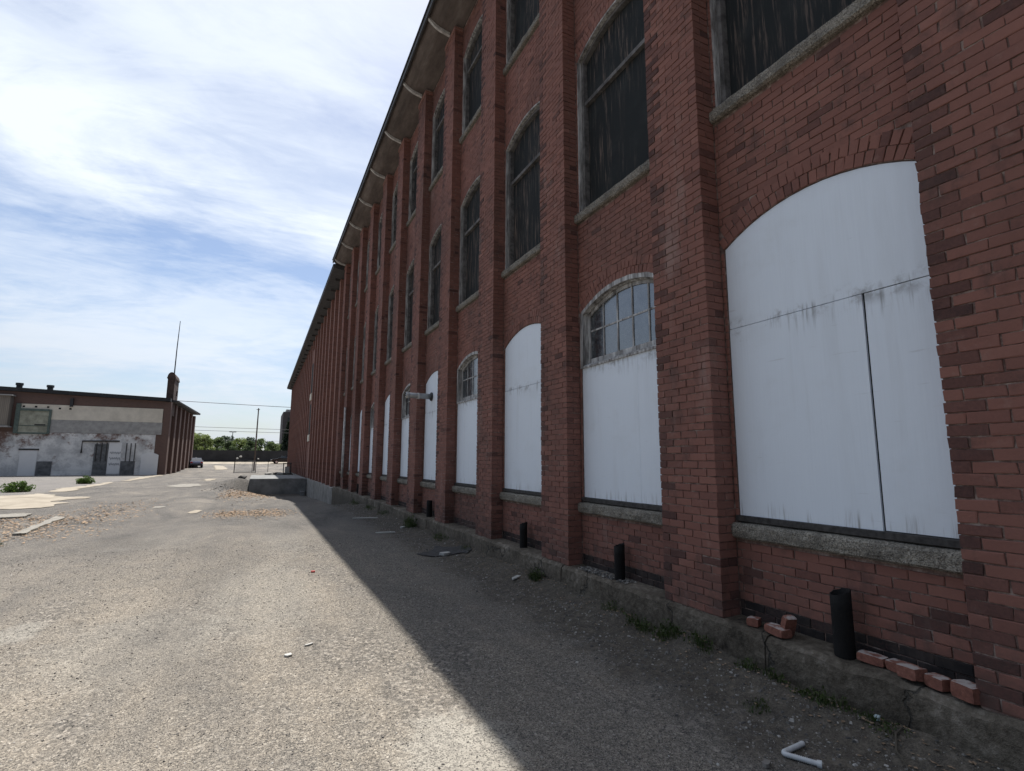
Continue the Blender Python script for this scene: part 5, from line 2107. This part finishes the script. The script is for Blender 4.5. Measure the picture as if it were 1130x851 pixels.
# ------------------------------------------------------------------ sky, sun
ELEV, AZ = R(62.0), R(13.9)       # azimuth from +Y towards +X
world = bpy.data.worlds.new('World')
scene.world = world
world.use_nodes = True
t = NT(world.node_tree)
bg = t.n['Background']
sky = t.new('ShaderNodeTexSky', sky_type='NISHITA', sun_disc=False)
sky.sun_elevation = ELEV
sky.sun_rotation = AZ
sky.altitude = 50
sky.air_density = 1.0
sky.dust_density = 1.4
sky.ozone_density = 0.7
tc = t.new('ShaderNodeTexCoord').outputs['Generated']
d3 = t.sep(tc)
den = t.math('ADD', t.math('MAXIMUM', d3[2], 0.0), 0.16)
cv = t.new('ShaderNodeCombineXYZ')
t.set(cv.inputs[0], t.math('DIVIDE', d3[0], den))
t.set(cv.inputs[1], t.math('DIVIDE', d3[1], den))
pl = cv.outputs[0]
w1 = t.noise(t.mapping(pl, (0.8, 1.15, 1), (3.1, 0.4, 0), (0, 0, R(24))), 1.0, 9, 0.60, 0.7)
w2 = t.noise(t.mapping(pl, (1.5, 3.4, 1), (1.0, 7.0, 0), (0, 0, R(32))), 1.0, 9, 0.66, 1.4)
w3 = t.noise(t.mapping(pl, (7.0, 13.0, 1), (0, 0, 0), (0, 0, R(38))), 1.0, 5, 0.62, 0.8)
dens = t.math('ADD', t.math('MULTIPLY', w1, 0.66), t.math('ADD', t.math('MULTIPLY', w2, 0.24), t.math('MULTIPLY', w3, 0.10)))
cov = t.smooth(dens, 0.38, 0.62)
# a broad white bank of cirrus high up, a blue gap below it, pale haze near the horizon
hz = t.math('ADD', d3[2], t.math('MULTIPLY', t.math('SUBTRACT', w1, 0.5), 0.30))
hz = t.math('ADD', hz, t.math('MULTIPLY', d3[0], 0.10))
prof = t.ramp(hz, [(0.0, 0.82), (0.14, 0.80), (0.22, 0.55), (0.29, 0.22), (0.35, 0.35), (0.42, 1.0), (0.50, 0.90), (0.55, 0.42), (0.62, 0.62), (0.80, 0.80)])
cov = t.math('ADD', t.math('MULTIPLY', prof, 0.62), t.math('MULTIPLY', t.math('SUBTRACT', cov, 0.35), 0.75), clamp=True)
dt = t.new('ShaderNodeVectorMath', operation='DOT_PRODUCT')
t.l.new(tc, dt.inputs[0])
dt.inputs[1].default_value = (math.cos(ELEV) * math.sin(AZ), math.cos(ELEV) * math.cos(AZ), math.sin(ELEV))
lit = t.math('ADD', 0.14, t.math('MULTIPLY', t.smooth(dt.outputs['Value'], 0.05, 0.72), 0.94))
cl = t.mix(1.0, (7.5, 8.1, 8.9, 1), lit, 'MULTIPLY')
cov = t.math('MULTIPLY', cov, t.math('ADD', 0.22, t.math('MULTIPLY', t.smooth(dt.outputs['Value'], -0.1, 0.62), 0.78)))
blue = t.mix(1.0, sky.outputs[0], (0.95, 1.00, 1.07, 1), 'MULTIPLY')
glow = t.math('ADD', 0.42, t.math('MULTIPLY', t.smooth(dt.outputs['Value'], -0.15, 0.5), 0.62))
blue = t.mix(1.0, blue, glow, 'MULTIPLY')
colr = t.mix(cov, blue, cl)
t.set(bg.inputs['Color'], colr)
bg.inputs['Strength'].default_value = 0.08

sl = bpy.data.lights.new('sun', 'SUN')
sl.energy = 5.0
sl.angle = R(0.53)
sl.color = (1.0, 0.955, 0.89)
so = bpy.data.objects.new('sun', sl)
COL.objects.link(so)
sd = Vector((math.cos(ELEV) * math.sin(AZ), math.cos(ELEV) * math.cos(AZ), math.sin(ELEV)))
so.rotation_euler = sd.to_track_quat('Z', 'Y').to_euler()
so.location = (0, 0, 60)

# ------------------------------------------------------------------ camera
f, pit, yaw, roll = 574.5623, 0.1439056, 0.4505829, 0.0035639
a = Vector((math.sin(yaw) * math.cos(pit), math.cos(yaw) * math.cos(pit), math.sin(pit)))
r = Vector((math.cos(yaw), -math.sin(yaw), 0))
u = r.cross(a)
r2 = r * math.cos(roll) + u * math.sin(roll)
u2 = -r * math.sin(roll) + u * math.cos(roll)
cam = bpy.data.cameras.new('camera')
cam.sensor_width = 36
cam.lens = 36 * f / 1130
cam.clip_end = 6000
cam.clip_start = 0.05
co = bpy.data.objects.new('camera', cam)
COL.objects.link(co)
M = Matrix((r2, u2, -a)).transposed().to_4x4()
M.translation = Vector((0, 0, CAMH))
co.matrix_world = M
scene.camera = co

vs = scene.view_settings
vs.view_transform = 'Standard'
vs.look = 'None'
vs.exposure = 0.56
vs.gamma = 1
vs.use_curve_mapping = False
scene.cycles.max_bounces = 6
scene.cycles.diffuse_bounces = 4
